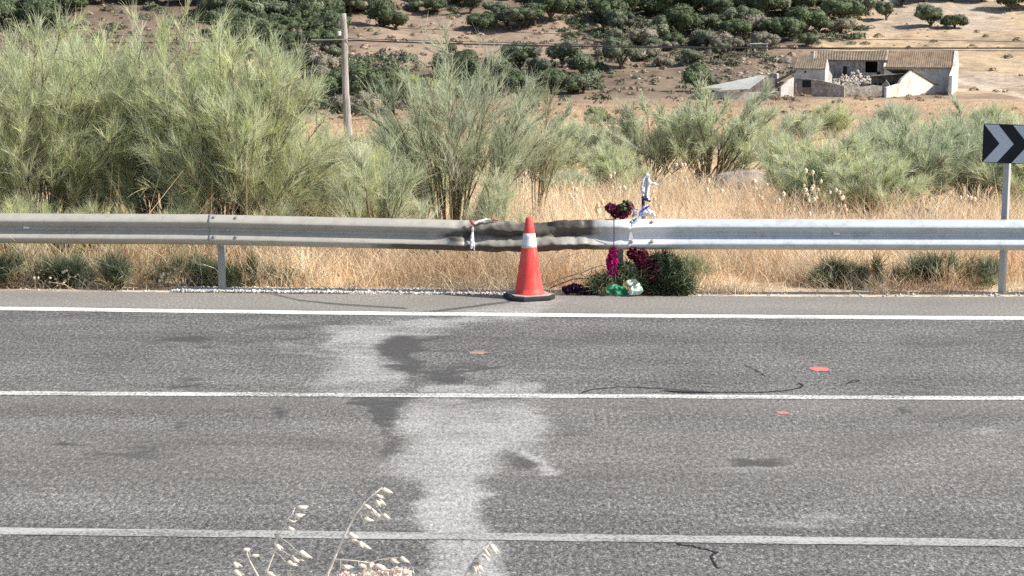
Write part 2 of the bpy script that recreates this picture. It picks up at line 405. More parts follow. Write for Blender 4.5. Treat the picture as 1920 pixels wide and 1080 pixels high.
# ------------------------------------------------------------------ ground sheet
def build_ground():
    us = np.concatenate([np.linspace(-1.6, -.42, 26)[:-1], np.linspace(-.42, .42, 330), np.linspace(.42, 1.6, 26)[1:]])
    ds = np.concatenate([[-60, -20, -5], np.linspace(0, 18, 30), np.linspace(18.3, 60, 120), np.geomspace(60.5, 280, 110), np.linspace(281, 480, 190), np.geomspace(485, 3000, 40)])
    U, D = np.meshgrid(us, ds)
    X = U * (np.abs(D) + 25 * (D < 60) + 0) if False else U * np.maximum(D + 14 * (1 - smooth(20, 200, D)), 12)
    Z = terr(X, D)
    px, py = project(np.stack([X, D, Z], -1))
    px = np.where(D > 5, px, 960); py = np.where(D > 5, py, 900)
    n1 = fbm(X / 9, D / 9, 4); n2 = fbm(X / 40 + 3, D / 40, 3)
    straw = np.array([.52, .39, .235]); earth = np.array([.28, .205, .145]); rust = np.array([.36, .245, .165]); ochre = np.array([.47, .355, .23]); brown = np.array([.205, .155, .115]); litter = np.array([.125, .095, .07]); grey = np.array([.40, .335, .27]); gravel = np.array([.50, .475, .43])
    col = np.broadcast_to(straw, X.shape + (3,)).copy()
    def lay(m, c): 
        nonlocal col
        m = np.clip(m, 0, 1)[..., None]; col = col * (1 - m) + np.array(c) * m
    lay(1 - smooth(17, 19.6, D), gravel)
    lay(smooth(60, 130, D) * (.55 + .6 * (n1 - .4)), rust)
    lay(smooth(150, 290, D) * (1 - smooth(1490, 1560, px)), earth)
    lay(smooth(285, 305, D), brown)
    right = smooth(1500, 1560, px)
    lay(right * smooth(296, 320, D) * (.9 + .6 * (n1 - .5)), ochre)
    lay(right * smooth(.52, .62, n2) * smooth(310, 330, D) * .8, grey)
    lay(smooth(.50, .60, n1) * smooth(300, 320, D) * (1 - right) * .75, litter)
    lay(smooth(.54, .62, fbm(X / 4 + 7, D / 4, 3)) * smooth(285, 300, D) * .45, (.20, .155, .11))
    lay(smooth(560, 480, px) * smooth(300, 330, D) * .6, litter)
    # pale cleared terrace in the middle of the slope
    lay(smooth(640, 700, px) * (1 - smooth(1060, 1120, px)) * smooth(20, 40, py) * (1 - smooth(115, 135, py)) * smooth(280, 300, D) * .8, (.30, .225, .17))
    # footpath beside the farm
    pth = np.abs(py - (150 + (px - 1790) * .24)); lay((1 - smooth(2, 6, pth)) * (px > 1785) * (px < 2200) * (D > 280) * (D < 340) * .8, (.55, .47, .38))
    R, K = X.shape; idx = np.arange(R * K).reshape(R, K)
    f = np.stack([idx[:-1, :-1], idx[:-1, 1:], idx[1:, 1:], idx[1:, :-1]], -1).reshape(-1, 4)
    o = link('ground', mesh_np('ground', np.stack([X, D, Z], -1).reshape(-1, 3), f, MAT['ground'], {'soil': col.reshape(-1, 3)}, True)); tag(o, kind='structure')
build_ground()

# ------------------------------------------------------------------ road
def sdf_poly(px, py, poly):
    P = np.array(poly, float); Q = np.roll(P, -1, 0); d = np.full(px.shape, 1e9); ins = np.zeros(px.shape, bool)
    for (x0, y0), (x1, y1) in zip(P, Q):
        ex, ey = x1 - x0, y1 - y0; t = np.clip(((px - x0) * ex + (py - y0) * ey) / (ex * ex + ey * ey + 1e-9), 0, 1)
        d = np.minimum(d, np.hypot(px - x0 - t * ex, (py - y0 - t * ey)))
        c = ((y0 > py) != (y1 > py)) & (px < (x1 - x0) * (py - y0) / (y1 - y0 + 1e-12) + x0); ins ^= c
    return np.where(ins, -d, d)
def blob(px, py, cx, cy, rx, ry): return np.clip(1.35 - np.hypot((px - cx) / rx, (py - cy) / ry), 0, 1)
def build_road():
    xs = np.concatenate([[-60, -40, -25, -15, -10], np.linspace(-6.6, 6.6, 290), [10, 15, 25, 40, 60]]); ts = np.linspace(0, 1, 250)
    X, T = np.meshgrid(xs, ts); e = edge_y(X)
    wob = (fbm(X * 3, X * 0 + 2.5, 4) - .5) * .10
    Y = 7.7 + (e + wob - 7.7) * T; Z = np.zeros_like(X)
    Z -= smooth(.992, 1.0, T) * .03
    px, py = project(np.stack([X, Y, Z], -1))
    wx = px + (fbm(X * 1.6, Y * 3.2, 4) - .5) * 70 + (fbm(X * 5, Y * 5, 4) - .5) * 26; wy = py + (fbm(X * 1.6 + 7, Y * 3.2 + 3, 4) - .5) * 28 + (fbm(X * 5 + 5, Y * 6 + 8, 4) - .5) * 26
    pw = np.zeros_like(X); dk = np.zeros_like(X)
    def P(poly, a, soft): 
        nonlocal pw; pw = np.maximum(pw, a * (1 - smooth(-soft, soft, sdf_poly(wx, wy, poly))))
    def Dk(poly, a, soft):
        nonlocal dk; dk = np.maximum(dk, a * (1 - smooth(-soft, soft, sdf_poly(wx, wy, poly))))
    P([(1060, 566), (940, 580), (860, 590), (720, 606), (625, 622), (615, 645), (700, 650), (735, 632), (830, 618), (930, 602), (1000, 588)], .78, 16)
    P([(612, 640), (700, 648), (708, 672), (752, 692), (757, 722), (640, 737), (588, 726), (604, 695), (640, 672)], .74, 22)
    P([(770, 745), (800, 712), (900, 722), (1010, 708), (1030, 742)], .62, 10)
    P([(760, 752), (1020, 756), (1028, 800), (1020, 842), (962, 850), (918, 884), (890, 912), (745, 900), (700, 888), (742, 850), (752, 800)], .74, 34)
    P([(792, 890), (895, 890), (905, 955), (922, 1000), (935, 1080), (938, 1130), (800, 1130), (798, 1000), (785, 930)], .86, 24)
    P([(965, 842), (1000, 848), (1058, 888), (1020, 893)], .85, 8)
    P([(520, 642), (640, 655), (640, 668), (540, 655)], .45, 8)
    pw = np.maximum(pw, .60 * blob(wx, wy, 1490, 978, 130, 14)); pw = np.maximum(pw, .55 * blob(wx, wy, 1850, 814, 36, 11)); pw = np.maximum(pw, .4 * blob(wx, wy, 1400, 880, 80, 7)); pw = np.maximum(pw, .4 * blob(wx, wy, 760, 972, 70, 10))
    Dk([(712, 640), (760, 630), (840, 626), (800, 645), (778, 660), (800, 690), (900, 690), (860, 712), (770, 700), (720, 676), (700, 660)], .8, 9)
    Dk([(640, 738), (780, 742), (750, 760), (756, 795), (722, 806), (705, 780), (690, 765)], .85, 8)
    Dk([(704, 800), (730, 805), (735, 850), (715, 880), (700, 850)], .55, 12)
    for b in ((340, 636, 75, 9, .75), (560, 618, 60, 9, .6), (350, 710, 30, 6, .6), (450, 637, 60, 5, .4), (918, 786, 34, 8, .8), (1420, 868, 56, 10, .95), (650, 690, 60, 8, .5), (900, 690, 60, 10, .6), (250, 850, 90, 12, .55), (110, 838, 34, 3, .9), (440, 776, 22, 4, .7), (528, 779, 18, 5, .8), (335, 806, 22, 4, .7), (900, 748, 120, 4, .7), (505, 688, 14, 3, .9), (60, 686, 20, 3, .7), (1690, 773, 30, 3, .7), (1140, 895, 90, 12, .35), (980, 870, 50, 20, .6), (1080, 800, 60, 20, .35), (1180, 760, 160, 6, .3), (700, 690, 30, 8, .6), (830, 800, 40, 8, .5), (880, 840, 50, 8, .4), (150, 690, 120, 8, .3), (1000, 640, 140, 14, .35), (1600, 850, 140, 16, .3), (1750, 640, 160, 14, .3), (420, 900, 200, 30, .25), (1300, 640, 200, 25, .25), (200, 600, 220, 14, .3), (560, 830, 120, 30, .3)):
        dk = np.maximum(dk, b[4] * blob(wx, wy, *b[:4]))
    pw = pw * np.clip(.50 + .95 * fbm(X * 1.5 + 3, Y * 1.1 + 6, 4), .45, 1.12)
    # curved skid marks on the shoulder and lanes
    def streak(pts, wd, a):
        nonlocal dk
        d = np.full(px.shape, 1e9); pts = np.array(pts, float)
        for (x0, y0), (x1, y1) in zip(pts[:-1], pts[1:]):
            ex, ey = x1 - x0, y1 - y0; t = np.clip(((px - x0) * ex + (py - y0) * ey) / (ex * ex + ey * ey), 0, 1); d = np.minimum(d, np.hypot(px - x0 - t * ex, (py - y0 - t * ey) * 1.6))
        dk = np.maximum(dk, a * (1 - smooth(wd * .4, wd * 1.4, d)))
    streak([(490, 546), (560, 563), (640, 571), (760, 578)], 3.2, .75); streak([(760, 590), (860, 578), (960, 565)], 3.4, .8); streak([(0, 736), (160, 734), (350, 740), (640, 741)], 3.5, .8)
    streak([(1680, 716), (1760, 728)], 2, .8); streak([(440, 622), (520, 612), (640, 604)], 7, .45); streak([(840, 700), (940, 688)], 4, .8); streak([(320, 727), (380, 721)], 3, .9); streak([(760, 655), (930, 664)], 4, .5)
    dk = np.where(pw > .6, dk, dk)
    dust = smooth(0, .25, Y - line1_y(X)) * .75 + .28 * (1 - smooth(.05, .5, np.abs(Y - line2_y(X) + .25))) + .2 * (1 - smooth(.4, 1.4, np.abs(Y - 11.6)))
    R, K = X.shape; idx = np.arange(R * K).reshape(R, K); f = np.stack([idx[:-1, :-1], idx[:-1, 1:], idx[1:, 1:], idx[1:, :-1]], -1).reshape(-1, 4)
    tag(link('road', mesh_np('road', np.stack([X, Y, Z], -1).reshape(-1, 3), f, MAT['asphalt'], {'powder': pw.ravel(), 'dark': dk.ravel(), 'dust': dust.ravel()}, True)), kind='structure')
build_road()
def line_strip(name, fy, wid, mat, z=.004, seed=1):
    xs = np.concatenate([[-60, -30, -15], np.linspace(-8, 8, 260), [15, 30, 60]]); y = fy(xs)
    a = (fbm(xs * 5 + seed, xs * 0 + seed, 4) - .5) * .022; b = (fbm(xs * 5 - seed, xs * 0 + 9 + seed, 4) - .5) * .022
    v = np.concatenate([np.stack([xs, y - wid / 2 + a, xs * 0 + z], 1), np.stack([xs, y + wid / 2 + b, xs * 0 + z], 1)]); n = len(xs); i = np.arange(n - 1)
    tag(link(name, mesh_np(name, v, np.stack([i, i + 1, i + 1 + n, i + n], 1), mat)), kind='structure')
line_strip('edge_line', line1_y, .195, MAT['line_white'], seed=2)
line_strip('centre_line', line2_y, .135, MAT['line_mid'], seed=5)
line_strip('near_edge_line', line3_y, .135, MAT['line_worn'], seed=9)
def flat_strip(name, pts, wid, mat, z=.008):
    w = [at_z(x, y) for x, y in pts]; v = []; n = len(w)
    for i, p in enumerate(w):
        t = (w[min(i + 1, n - 1)] - w[max(i - 1, 0)]).normalized(); s = Vector((-t.y, t.x, 0)); k = wid[i] if hasattr(wid, '__len__') else wid
        v.append((p.x - s.x * k / 2, p.y - s.y * k / 2, z)); 
        v.append((p.x + s.x * k / 2, p.y + s.y * k / 2, z))
    return link(name, mesh_np(name, v, np.array([[2 * i, 2 * i + 2, 2 * i + 3, 2 * i + 1] for i in range(n - 1)]), mat))
def wiggle(pts, n=60, amp=1.2, seed=3):
    P = np.array(pts, float); L = np.concatenate([[0], np.cumsum(np.hypot(*np.diff(P, axis=0).T))]); s = np.linspace(0, L[-1], n); k = np.arange(n)
    return list(zip(np.interp(s, L, P[:, 0]) + (fbm(k * .4, k * 0 + seed) - .5) * amp * 2, np.interp(s, L, P[:, 1]) + (fbm(k * .4 + 31, k * 0 + seed) - .5) * amp))
tag(flat_strip('tar_line', wiggle([(1085, 739), (1110, 731), (1160, 726), (1200, 727), (1270, 731), (1330, 736), (1430, 736.5), (1475, 733), (1500, 728), (1506, 722), (1497, 719)], 80), list(.010 + .014 * fbm(np.arange(80) * .3, np.arange(80) * 0 + 2)), MAT['tar'], .005), 'thin black tar line curving along the solid centre line and hooking back at its end', 'tar mark')
tag(flat_strip('rubber_smear', [(1240, 733), (1270, 735), (1300, 736.5), (1340, 737)], [.01, .045, .05, .01], MAT['tar'], .0065), 'short thick black smear on the long tar line by the centre line', 'tar mark')
tag(flat_strip('tar_line', wiggle([(1395, 684), (1415, 694), (1436, 706)], 20), .009, MAT['tar'], .005), 'faint thin black scratch left of the red spray mark in the far lane', 'tar mark')
tag(flat_strip('tar_line', wiggle([(1588, 720), (1600, 714), (1614, 713), (1604, 717), (1590, 718)], 16, .5), .012, MAT['tar'], .005), 'small black hooked tar mark right of the red spray mark', 'tar mark')
tag(flat_strip('crack', wiggle([(1266, 1015), (1275, 1022), (1310, 1027), (1335, 1034), (1344, 1038), (1332, 1046), (1338, 1060), (1348, 1067)], 40, 6, 8), list(.004 + .022 * fbm(np.arange(40) * .9, np.arange(40) * 0 + 4)), MAT['tar'], .003), 'jagged black crack in the asphalt below the near edge line', 'crack')
def spray(name, cx, cy, rx, ry, rot, label, seed, mat='pink'):
    P = at_z(cx, cy); n = 40; v = [(0, 0, 0)]
    ax = mpp(P.y) * rx; ay = mpp(P.y) * ry * P.y / CAMZ
    for i in range(n):
        a = 2 * math.pi * i / n; r = 1 + .9 * (float(fbm(math.cos(a) * 2.5 + seed, math.sin(a) * 2.5)) - .5); x = math.cos(a) * ax * r; y = math.sin(a) * ay * r
        v.append((x * math.cos(rot) - y * math.sin(rot), x * math.sin(rot) + y * math.cos(rot), 0))
    tag(link(name, mesh_np(name, v, np.array([[0, 1 + i, 1 + (i + 1) % n] for i in range(n)]), MAT[mat]), loc=(P.x, P.y, .003)), label, 'spray mark', 'red spray marks left on the asphalt')
spray('spray_mark', 1536, 692, 17, 4.5, 0, 'bright red spray paint mark in the far lane, right of the cone', 1)
spray('spray_mark', 897, 661, 17, 3.4, .2, 'faded pale red spray mark in the far lane beside the dark stain', 5, 'pink_faded')
spray('spray_mark', 1468, 774, 13, 3.4, .75, 'slanted orange red spray mark in the near lane just below the centre line', 9)

# ------------------------------------------------------------------ guardrail
RAILX = np.array([-400, 0, 388, 640, 800, 880, 960, 1050, 1110, 1340, 1920, 2400.])
TOPY = np.array([398, 400, 402, 407.5, 411, 413.5, 415.5, 412, 411, 410.5, 412, 413.])
def rail_y(x): return edge_y(x) + .06
def rail_top(x):
    px = 960 + F * x / (rail_y(x) * CT + .35); py = np.interp(px, RAILX, TOPY)
    v = (py - 540) / F; r2 = (-ST - v * CT) / (CT - v * ST)
    return CAMZ + r2 * rail_y(x), px
PROF = np.array([(0, .310), (.020, .301), (.060, .270), (.073, .257), (.080, .245), (.082, .237), (.079, .229), (.070, .220), (.014, .174), (.004, .164), (0, .155), (.004, .147), (.014, .138), (.064, .090), (.075, .077), (.081, .066), (.080, .057), (.071, .045), (.020, .009), (0, 0.)])
guard = thing('guardrail', 'grey steel crash barrier along the road edge, dented and sooty in the middle', 'guardrail')
def rail_section(px0, px1, proud):
    x0 = (px0 - 960) / F * 18.3; x1 = (px1 - 960) / F * 18.3
    n = max(20, int((x1 - x0) / .025)); xs = np.linspace(x0, x1, n); yb = rail_y(xs); zt, px = rail_top(xs)
    S, HH = np.meshgrid(px, PROF[:, 1], indexing='ij'); O = np.broadcast_to(PROF[:, 0], S.shape).copy()
    Xw = np.broadcast_to(xs[:, None], S.shape); hh = HH / .31
    # crash damage: pinches, a kink where the lower wave is torn up, flattened top wave, long ripples
    dam = smooth(830, 900, S) * (1 - smooth(1095, 1150, S)); nz = .5 - np.abs(fbm(S / 22, hh * 2.2, 4) - .5) * 3.2
    O = O * (1 - .25 * dam * smooth(.5, .8, hh)) + dam * nz * .042
    for cx, ch, rx, rh, am in ((858, .44, 14, .14, .07), (1018, .9, 16, .18, -.05), (985, .6, 22, .2, .04), (1062, .55, 26, .16, -.035), (925, .88, 24, .16, .03), (848, .42, 24, .16, .04), (893, .5, 30, .2, -.03), (1000, .83, 40, .2, -.05), (940, .35, 40, .12, .035), (1080, .78, 50, .22, -.04), (1050, .42, 60, .12, .02), (1150, .3, 40, .15, -.015), (1175, .6, 16, .25, .02)):
        O = O + am * np.exp(-((S - cx) / rx) ** 2 - ((hh - ch) / rh) ** 2)
    dz = dam * ((fbm(S / 18 + 50, hh * 2, 3) - .5) * .035) - .022 * np.exp(-((S - 1010) / 45) ** 2) * smooth(.6, 1, hh)
    Y = yb[:, None] - O - proud; Z = zt[:, None] - .31 + HH + dz
    tear = np.exp(-((S - 858) / 26) ** 2 - ((hh - .47) / .13) ** 2)
    soot0 = smooth(780, 950, S) * (1 - smooth(1090, 1150, S)) * (.30 + .45 * (np.abs(hh - .62) < .22) + .35 * smooth(.28, .1, hh)) + .6 * np.exp(-((S - 1000) / 70) ** 2) * smooth(.45, .6, hh) + .9 * tear + .30 * smooth(560, 860, S) * (1 - smooth(1120, 1180, S))
    upper = smooth(.44, .52, hh); lower_top = (1 - smooth(.42, .50, hh)) * smooth(.17, .24, hh)
    soot = upper * (smooth(800, 960, S) * .75 + .6 * smooth(960, 1000, S)) * (1 - smooth(1075, 1135, S)) * (1 - .45 * smooth(.82, .97, hh) * (S < 985))
    soot = soot + lower_top * .36 * smooth(860, 920, S) * (1 - smooth(1020, 1110, S)) + (1 - smooth(.17, .24, hh)) * 1.1 * smooth(620, 880, S) * (1 - smooth(1050, 1180, S)) + 1.0 * tear + .12 * smooth(500, 800, S) * (1 - smooth(1100, 1150, S))
    white = smooth(1095, 1170, S) * (1 - smooth(1200, 1330, S)) * .62 + smooth(1290, 1230, S) * smooth(1160, 1200, S) * .25 + .25 * smooth(1200, 1250, S) * (1 - smooth(1400, 1600, S)) * smooth(.75, .95, hh) + .35 * np.exp(-((S - 920) / 35) ** 2 - ((hh - .35) / .12) ** 2)
    fresh = smooth(1080, 1200, S); K = len(PROF); idx = np.arange(n * K).reshape(n, K)
    f = np.stack([idx[:-1, :-1], idx[:-1, 1:], idx[1:, 1:], idx[1:, :-1]], -1).reshape(-1, 4)
    me = mesh_np('rail_beam', np.stack([Xw, Y, Z], -1).reshape(-1, 3), f, MAT['rail'], {'soot': np.clip(soot, 0, 1).ravel(), 'white': np.clip(white, 0, 1).ravel(), 'fresh': fresh.ravel()}, True)
    o = link('rail_beam', me, guard); so = o.modifiers.new('thick', 'SOLIDIFY'); so.thickness = .004; so.offset = 0
    return o
b1 = rail_section(-420, 392, .0); b2 = rail_section(385, 1182, .006); b3 = rail_section(1176, 2380, .0)
b1['label'] = 'clean weathered grey beam at the left'; b2['label'] = 'dented sooty beam behind the cone'; b3['label'] = 'bluish beam with whitened end at the right'
def rx_of(px): return (px - 960) / F * 18.3
for px in (-332, 404, 1164, 1945):
    x = rx_of(px); y = float(rail_y(x)); zt, _ = rail_top(np.array([x])); h = float(zt[0]) - .05
    m = MB(); zz = h / 2 - .2
    m.box((x, y + .075, zz), (.070, .006, h + .4)).box((x - .032, y + .105, zz), (.006, .054, h + .4)).box((x + .032, y + .105, zz), (.006, .054, h + .4))
    m.box((x - .02, y + .133, zz), (.018, .006, h + .4)).box((x + .02, y + .133, zz), (.018, .006, h + .4))
    m.build('post', MAT['post'], guard); MB().box((x, y + .037, h - .11), (.12, .068, .2)).build('spacer', MAT['post'], guard)
bolt_me = MB().lathe([(.020, 0), (.020, .006), (.013, .008), (.013, .018), (.009, .02)], 10).mesh('bolt', MAT['bolt'])
def bolt_at(px, h, off=.0):
    x = rx_of(px); zt, _ = rail_top(np.array([x])); o = float(np.interp(h, PROF[::-1, 1], PROF[::-1, 0]))
    link('bolt', bolt_me, guard, (x, float(rail_y(x)) - o - .009, float(zt[0]) - .31 + h), (math.pi / 2, 0, 0))
for px, h in ((396, .285), (438, .285), (396, .090), (438, .090), (420, .160), (1184, .285), (1222, .285), (1184, .09), (1222, .09)): bolt_at(px, h)
def slot(px, h, name='reflector', mat='ceramic'):
    x = rx_of(px); zt, _ = rail_top(np.array([x])); o = float(np.interp(h, PROF[::-1, 1], PROF[::-1, 0]))
    MB().box((x, float(rail_y(x)) - o - .012, float(zt[0]) - .31 + h), (.062, .012, .022)).build(name, MAT[mat], guard, bevel=.004)
slot(32, .165); slot(1568, .165)

# ------------------------------------------------------------------ broom bushes
G_LIGHT = [(.58, .62, .43), (.50, .55, .36), (.66, .68, .50), (.45, .51, .34)]
G_YEL = [(.65, .71, .39), (.57, .64, .34), (.70, .73, .43)]
G_BLUE = [(.43, .49, .36), (.36, .42, .30), (.50, .55, .42)]
G_DARK = [(.10, .125, .065), (.14, .165, .09), (.075, .095, .05)]
def broom(seed, Hh, R, nstem, nbr, nfil, cols, L=.42, wf=.006, ry=None, droop=.25, spread=.5, stem_r=.014, lean=0.0, updir=.5, top=.5, low=.5, sp=.40, t0=.34, bl=.19):
    rng = np.random.RandomState(seed); ry = ry or R
    N = nstem; phi = rng.rand(N) * 2 * math.pi; rho = np.sqrt(rng.rand(N)) * .95
    p0 = np.stack([np.cos(phi) * rho * .18 * R, np.sin(phi) * rho * .18 * ry, np.zeros(N)], 1)
    ez = (Hh - L * .9) * (1 - top * rho ** 2) * (1 - low * rng.rand(N) ** 2.0)
    p2 = np.stack([np.cos(phi) * rho * (R - L * .5) + lean * ez, np.sin(phi) * rho * (ry - L * .5), ez], 1)
    p1 = p0 + (p2 - p0) * np.array([.3, .3, .55]) + rng.normal(0, .06, (N, 3)) * R
    K = 9; st = bezier(p0, p1, p2, K); st[:, 1:] += np.cumsum(rng.normal(0, .012, (N, K - 1, 3)), 1) * R
    rad = stem_r * rng.uniform(.6, 1.3, (N, 1)) * np.linspace(1, .3, K)[None]
    sv, sf = tubes(st, rad, 5)
    # branches
    M = N * nbr; si = np.repeat(np.arange(N), nbr); t = rng.uniform(t0, 1.0, M) ** .8
    k = np.minimum((t * (K - 1)).astype(int), K - 2); fr = (t * (K - 1) - k)[:, None]
    q0 = st[si, k] * (1 - fr) + st[si, k + 1] * fr; tan = unit(st[si, k + 1] - st[si, k])
    out = unit(np.stack([q0[:, 0] - lean * q0[:, 2], q0[:, 1], np.zeros(M)], 1))
    d = unit(tan + rng.normal(0, spread, (M, 3)) + out * .25 + np.array([0, 0, .25])); ln = np.clip(Hh, 0, 2.6) * rng.uniform(bl * .4, bl, M)[:, None] * (1.15 - .4 * t[:, None])
    q2 = q0 + d * ln + np.array([0, 0, .12]) * ln; q1 = q0 + unit(tan + d) * ln * .5
    Kb = 6; br = bezier(q0, q1, q2, Kb); br[:, 1:] += np.cumsum(rng.normal(0, .008, (M, Kb - 1, 3)), 1)
    bv, bf = tubes(br, stem_r * .38 * rng.uniform(.6, 1.2, (M, 1)) * np.linspace(1, .35, Kb)[None], 3)
    # thin green rods
    Nf = M * nfil; bi = np.repeat(np.arange(M), nfil); t = rng.uniform(.1, 1.0, Nf) ** .7; k = np.minimum((t * (Kb - 1)).astype(int), Kb - 2); fr = (t * (Kb - 1) - k)[:, None]
    r0 = br[bi, k] * (1 - fr) + br[bi, k + 1] * fr; tan = unit(br[bi, k + 1] - br[bi, k])
    d = unit(tan * .9 + rng.normal(0, sp, (Nf, 3)) + np.array([0, 0, updir])); ln = (L * rng.uniform(.35, 1.0, Nf))[:, None]
    r1 = r0 + d * ln * .55; r2 = r0 + d * ln + np.stack([rng.normal(0, .08, Nf), rng.normal(0, .08, Nf), -droop * rng.rand(Nf)], 1) * ln
    fil = bezier(r0, r1, r2, 4); fv, ff = ribbons(fil, wf * rng.uniform(.7, 1.3, Nf), rng)
    cb = tint_mix(rng, M, cols, .10)[bi]; c = np.clip(cb * (1 + rng.normal(0, .12, (Nf, 1))), .01, .8)
    c = np.repeat(c, 8, 0)
    return (np.concatenate([sv, bv]), [sf, bf + len(sv)]), (fv, ff, c)
BUSHES = 'broom bushes behind the crash barrier'
BM = {}
def bush(key, px, py_base, Y, label, copy_of=None, scale=1, rz=0, mir=False, group=BUSHES, name='broom_bush', **kw):
    x = (px - 960) / F * (Y * CT + .5); z = float(terr(x, Y)) - .05
    t = thing(name, label, 'bush', (x, Y, z), rz, group)
    if copy_of is None:
        (sv, sf), (fv, ff, c) = broom(**kw)
        BM[key] = (mesh_np('branches', sv, sf, MAT['stem'], None, True), mesh_np('foliage', fv, ff, MAT['leaf'], {'tint': c}))
    a, b = BM[copy_of or key]
    link('branches', a, t); link('foliage', b, t); t.scale = (scale * (-1 if mir else 1), scale, scale)
    return t
bush('a', 70, 0, 21.6, 'big green broom bush at the far left, cut by the edge of the picture', seed=11, Hh=3.2, R=1.6, ry=.9, nstem=66, nbr=20, nfil=30, wf=.0046, t0=.22, top=.34, cols=G_LIGHT + G_YEL, L=.31)
bush('b', 312, 0, 21.9, 'tallest light green broom bush of the left clump, in its middle', seed=12, Hh=3.6, R=1.5, ry=.9, nstem=66, nbr=20, nfil=30, wf=.0046, t0=.22, top=.45, cols=G_LIGHT + G_YEL + G_YEL[:1], L=.32)
bush('c', 440, 0, 21.4, 'broad light green broom bush of the left clump, leaning toward the wooden pole', seed=13, Hh=2.85, R=1.42, ry=.9, nstem=62, nbr=20, nfil=30, wf=.0046, t0=.22, top=.42, cols=G_YEL + G_LIGHT, L=.31, lean=.06)
bush('b2', 175, 0, 23.2, 'green broom bush half hidden between the two tallest left bushes', copy_of='c', scale=1.0, rz=2.4)
bush('c2', 590, 0, 23.0, 'rounded pale broom bush at the right flank of the left clump', copy_of='a', scale=.58, rz=1.1)
bush('d', 625, 0, 23.5, 'low pale yellow green broom bush in front of the wooden pole', seed=14, Hh=1.5, R=1.25, ry=.8, nstem=40, nbr=9, nfil=38, t0=.2, cols=G_YEL + G_LIGHT, L=.40)
bush('e', 850, 0, 21.6, 'tall thin grey green broom bush behind the barrier left of the cone', seed=15, Hh=2.9, R=1.35, ry=.8, nstem=42, nbr=16, nfil=24, cols=G_LIGHT + G_BLUE, L=.32, wf=.0048, lean=.05, top=.4, low=.6)
bush('e2', 705, 0, 20.6, 'sparse broom bush with dark forked stems left of the barrier tape', seed=16, Hh=1.75, R=.8, ry=.6, nstem=12, nbr=9, nfil=26, cols=G_LIGHT, L=.40, stem_r=.016)
bush('e3', 760, 0, 25.5, 'pale green broom bush between the wooden pole and the tall thin bush', copy_of='d', scale=1.2, rz=1.4)
bush('f', 1210, 0, 39, 'left half of the round grey green bush pair beyond the memorial', seed=17, Hh=2.3, R=1.75, ry=1.1, nstem=42, nbr=16, nfil=24, cols=G_BLUE + G_LIGHT, L=.32, wf=.0095, droop=.5, lean=-.08)
bush('g', 1330, 0, 38, 'right half of the round grey green bush pair, leaning right beyond the memorial', seed=18, Hh=2.45, R=2.3, ry=1.2, nstem=50, nbr=16, nfil=24, cols=G_LIGHT + G_YEL[:1] + G_BLUE, L=.34, wf=.0095, droop=.5, lean=.12, stem_r=.022)
bush('h', 1560, 0, 28.5, 'low green broom bush behind the barrier, under the ruined farm', seed=19, Hh=1.5, R=1.1, ry=.8, nstem=44, nbr=13, nfil=24, t0=.2, cols=G_LIGHT + G_YEL[:1], L=.32, wf=.0075, droop=.35)
bush('i', 1700, 0, 29.5, 'tallest green broom bush of the right clump, left of the chevron sign', seed=20, Hh=2.0, R=1.35, ry=.9, nstem=50, nbr=15, nfil=24, t0=.25, cols=G_BLUE + G_LIGHT, L=.34, wf=.0075, droop=.4)
bush('j', 1830, 0, 30.5, 'grey green broom bush directly behind the chevron sign', copy_of='i', scale=1.05, rz=2.2, mir=True)
bush('k', 1935, 0, 29, 'broom bush at the right edge behind the sign post', copy_of='h', scale=1.2, rz=.8)
bush('l', 1640, 0, 27.2, 'small low broom bush in front of the right clump', copy_of='h', scale=.8, rz=2.9, mir=True)
bush('m', 1065, 0, 33, 'small pale green broom tuft right of the tall thin bush', seed=21, Hh=.75, R=.6, ry=.5, nstem=18, nbr=7, nfil=26, cols=G_BLUE + G_LIGHT, L=.34, wf=.008)
bush('n', 1080, 0, 48, 'yellow green broom bush in the dry grass beyond the cone', copy_of='d', scale=.95, rz=.5)
bush('o', 1560, 0, 75, 'farther yellow green broom bush in the field below the farm', copy_of='d', scale=1.15, rz=2.5)
bush('p', 1500, 0, 70, 'farther grey broom bush in the field below the ruined shed', copy_of='m', scale=2.2, rz=1.5)
bush('p2', 1690, 0, 90, 'farther dull broom bush in the field below the white gable', copy_of='m', scale=2.6, rz=2.5)
bush('p3', 1650, 0, 60, 'farther pale broom bush between the farm and the right clump', copy_of='n' if 'n' in BM else 'm', scale=2.0, rz=.3)
bush('y', 1490, 0, 33, 'pale green broom bush left of the right clump, below the ruined shed', copy_of='h', scale=1.0, rz=4.1)
bush('lo1', 50, 0, 21.0, 'low pale green tuft above the barrier at the far left', copy_of='d', scale=.62, rz=.7)
bush('lo2', 190, 0, 20.9, 'low green tuft at the foot of the second left bush', copy_of='d', scale=.58, rz=2.7)
bush('lo3', 340, 0, 21.0, 'low green tuft at the foot of the tallest left bush', copy_of='d', scale=.6, rz=4.2)
bush('lo4', 520, 0, 20.9, 'low green tuft right of the barrier joint', copy_of='d', scale=.56, rz=5.5)
bush('y2', 1150, 0, 34, 'bluish low broom bush at the left foot of the round bush pair', copy_of='h', scale=.85, rz=5.2, mir=True)
bush('y3', 980, 0, 36, 'broad pale broom bush behind the tall thin bush', copy_of='g', scale=.8, rz=.2)
bush('y4', 720, 0, 31, 'broad yellow green broom bush at the foot of the wooden pole', copy_of='d', scale=1.05, rz=3.6)
bush('y5', 1760, 0, 45, 'farther pale broom bush above the right clump', copy_of='d', scale=1.0, rz=5.0)
bush('y6', 1410, 0, 58, 'farther yellow broom bush right of the round bush pair', copy_of='d', scale=1.0, rz=5.6)
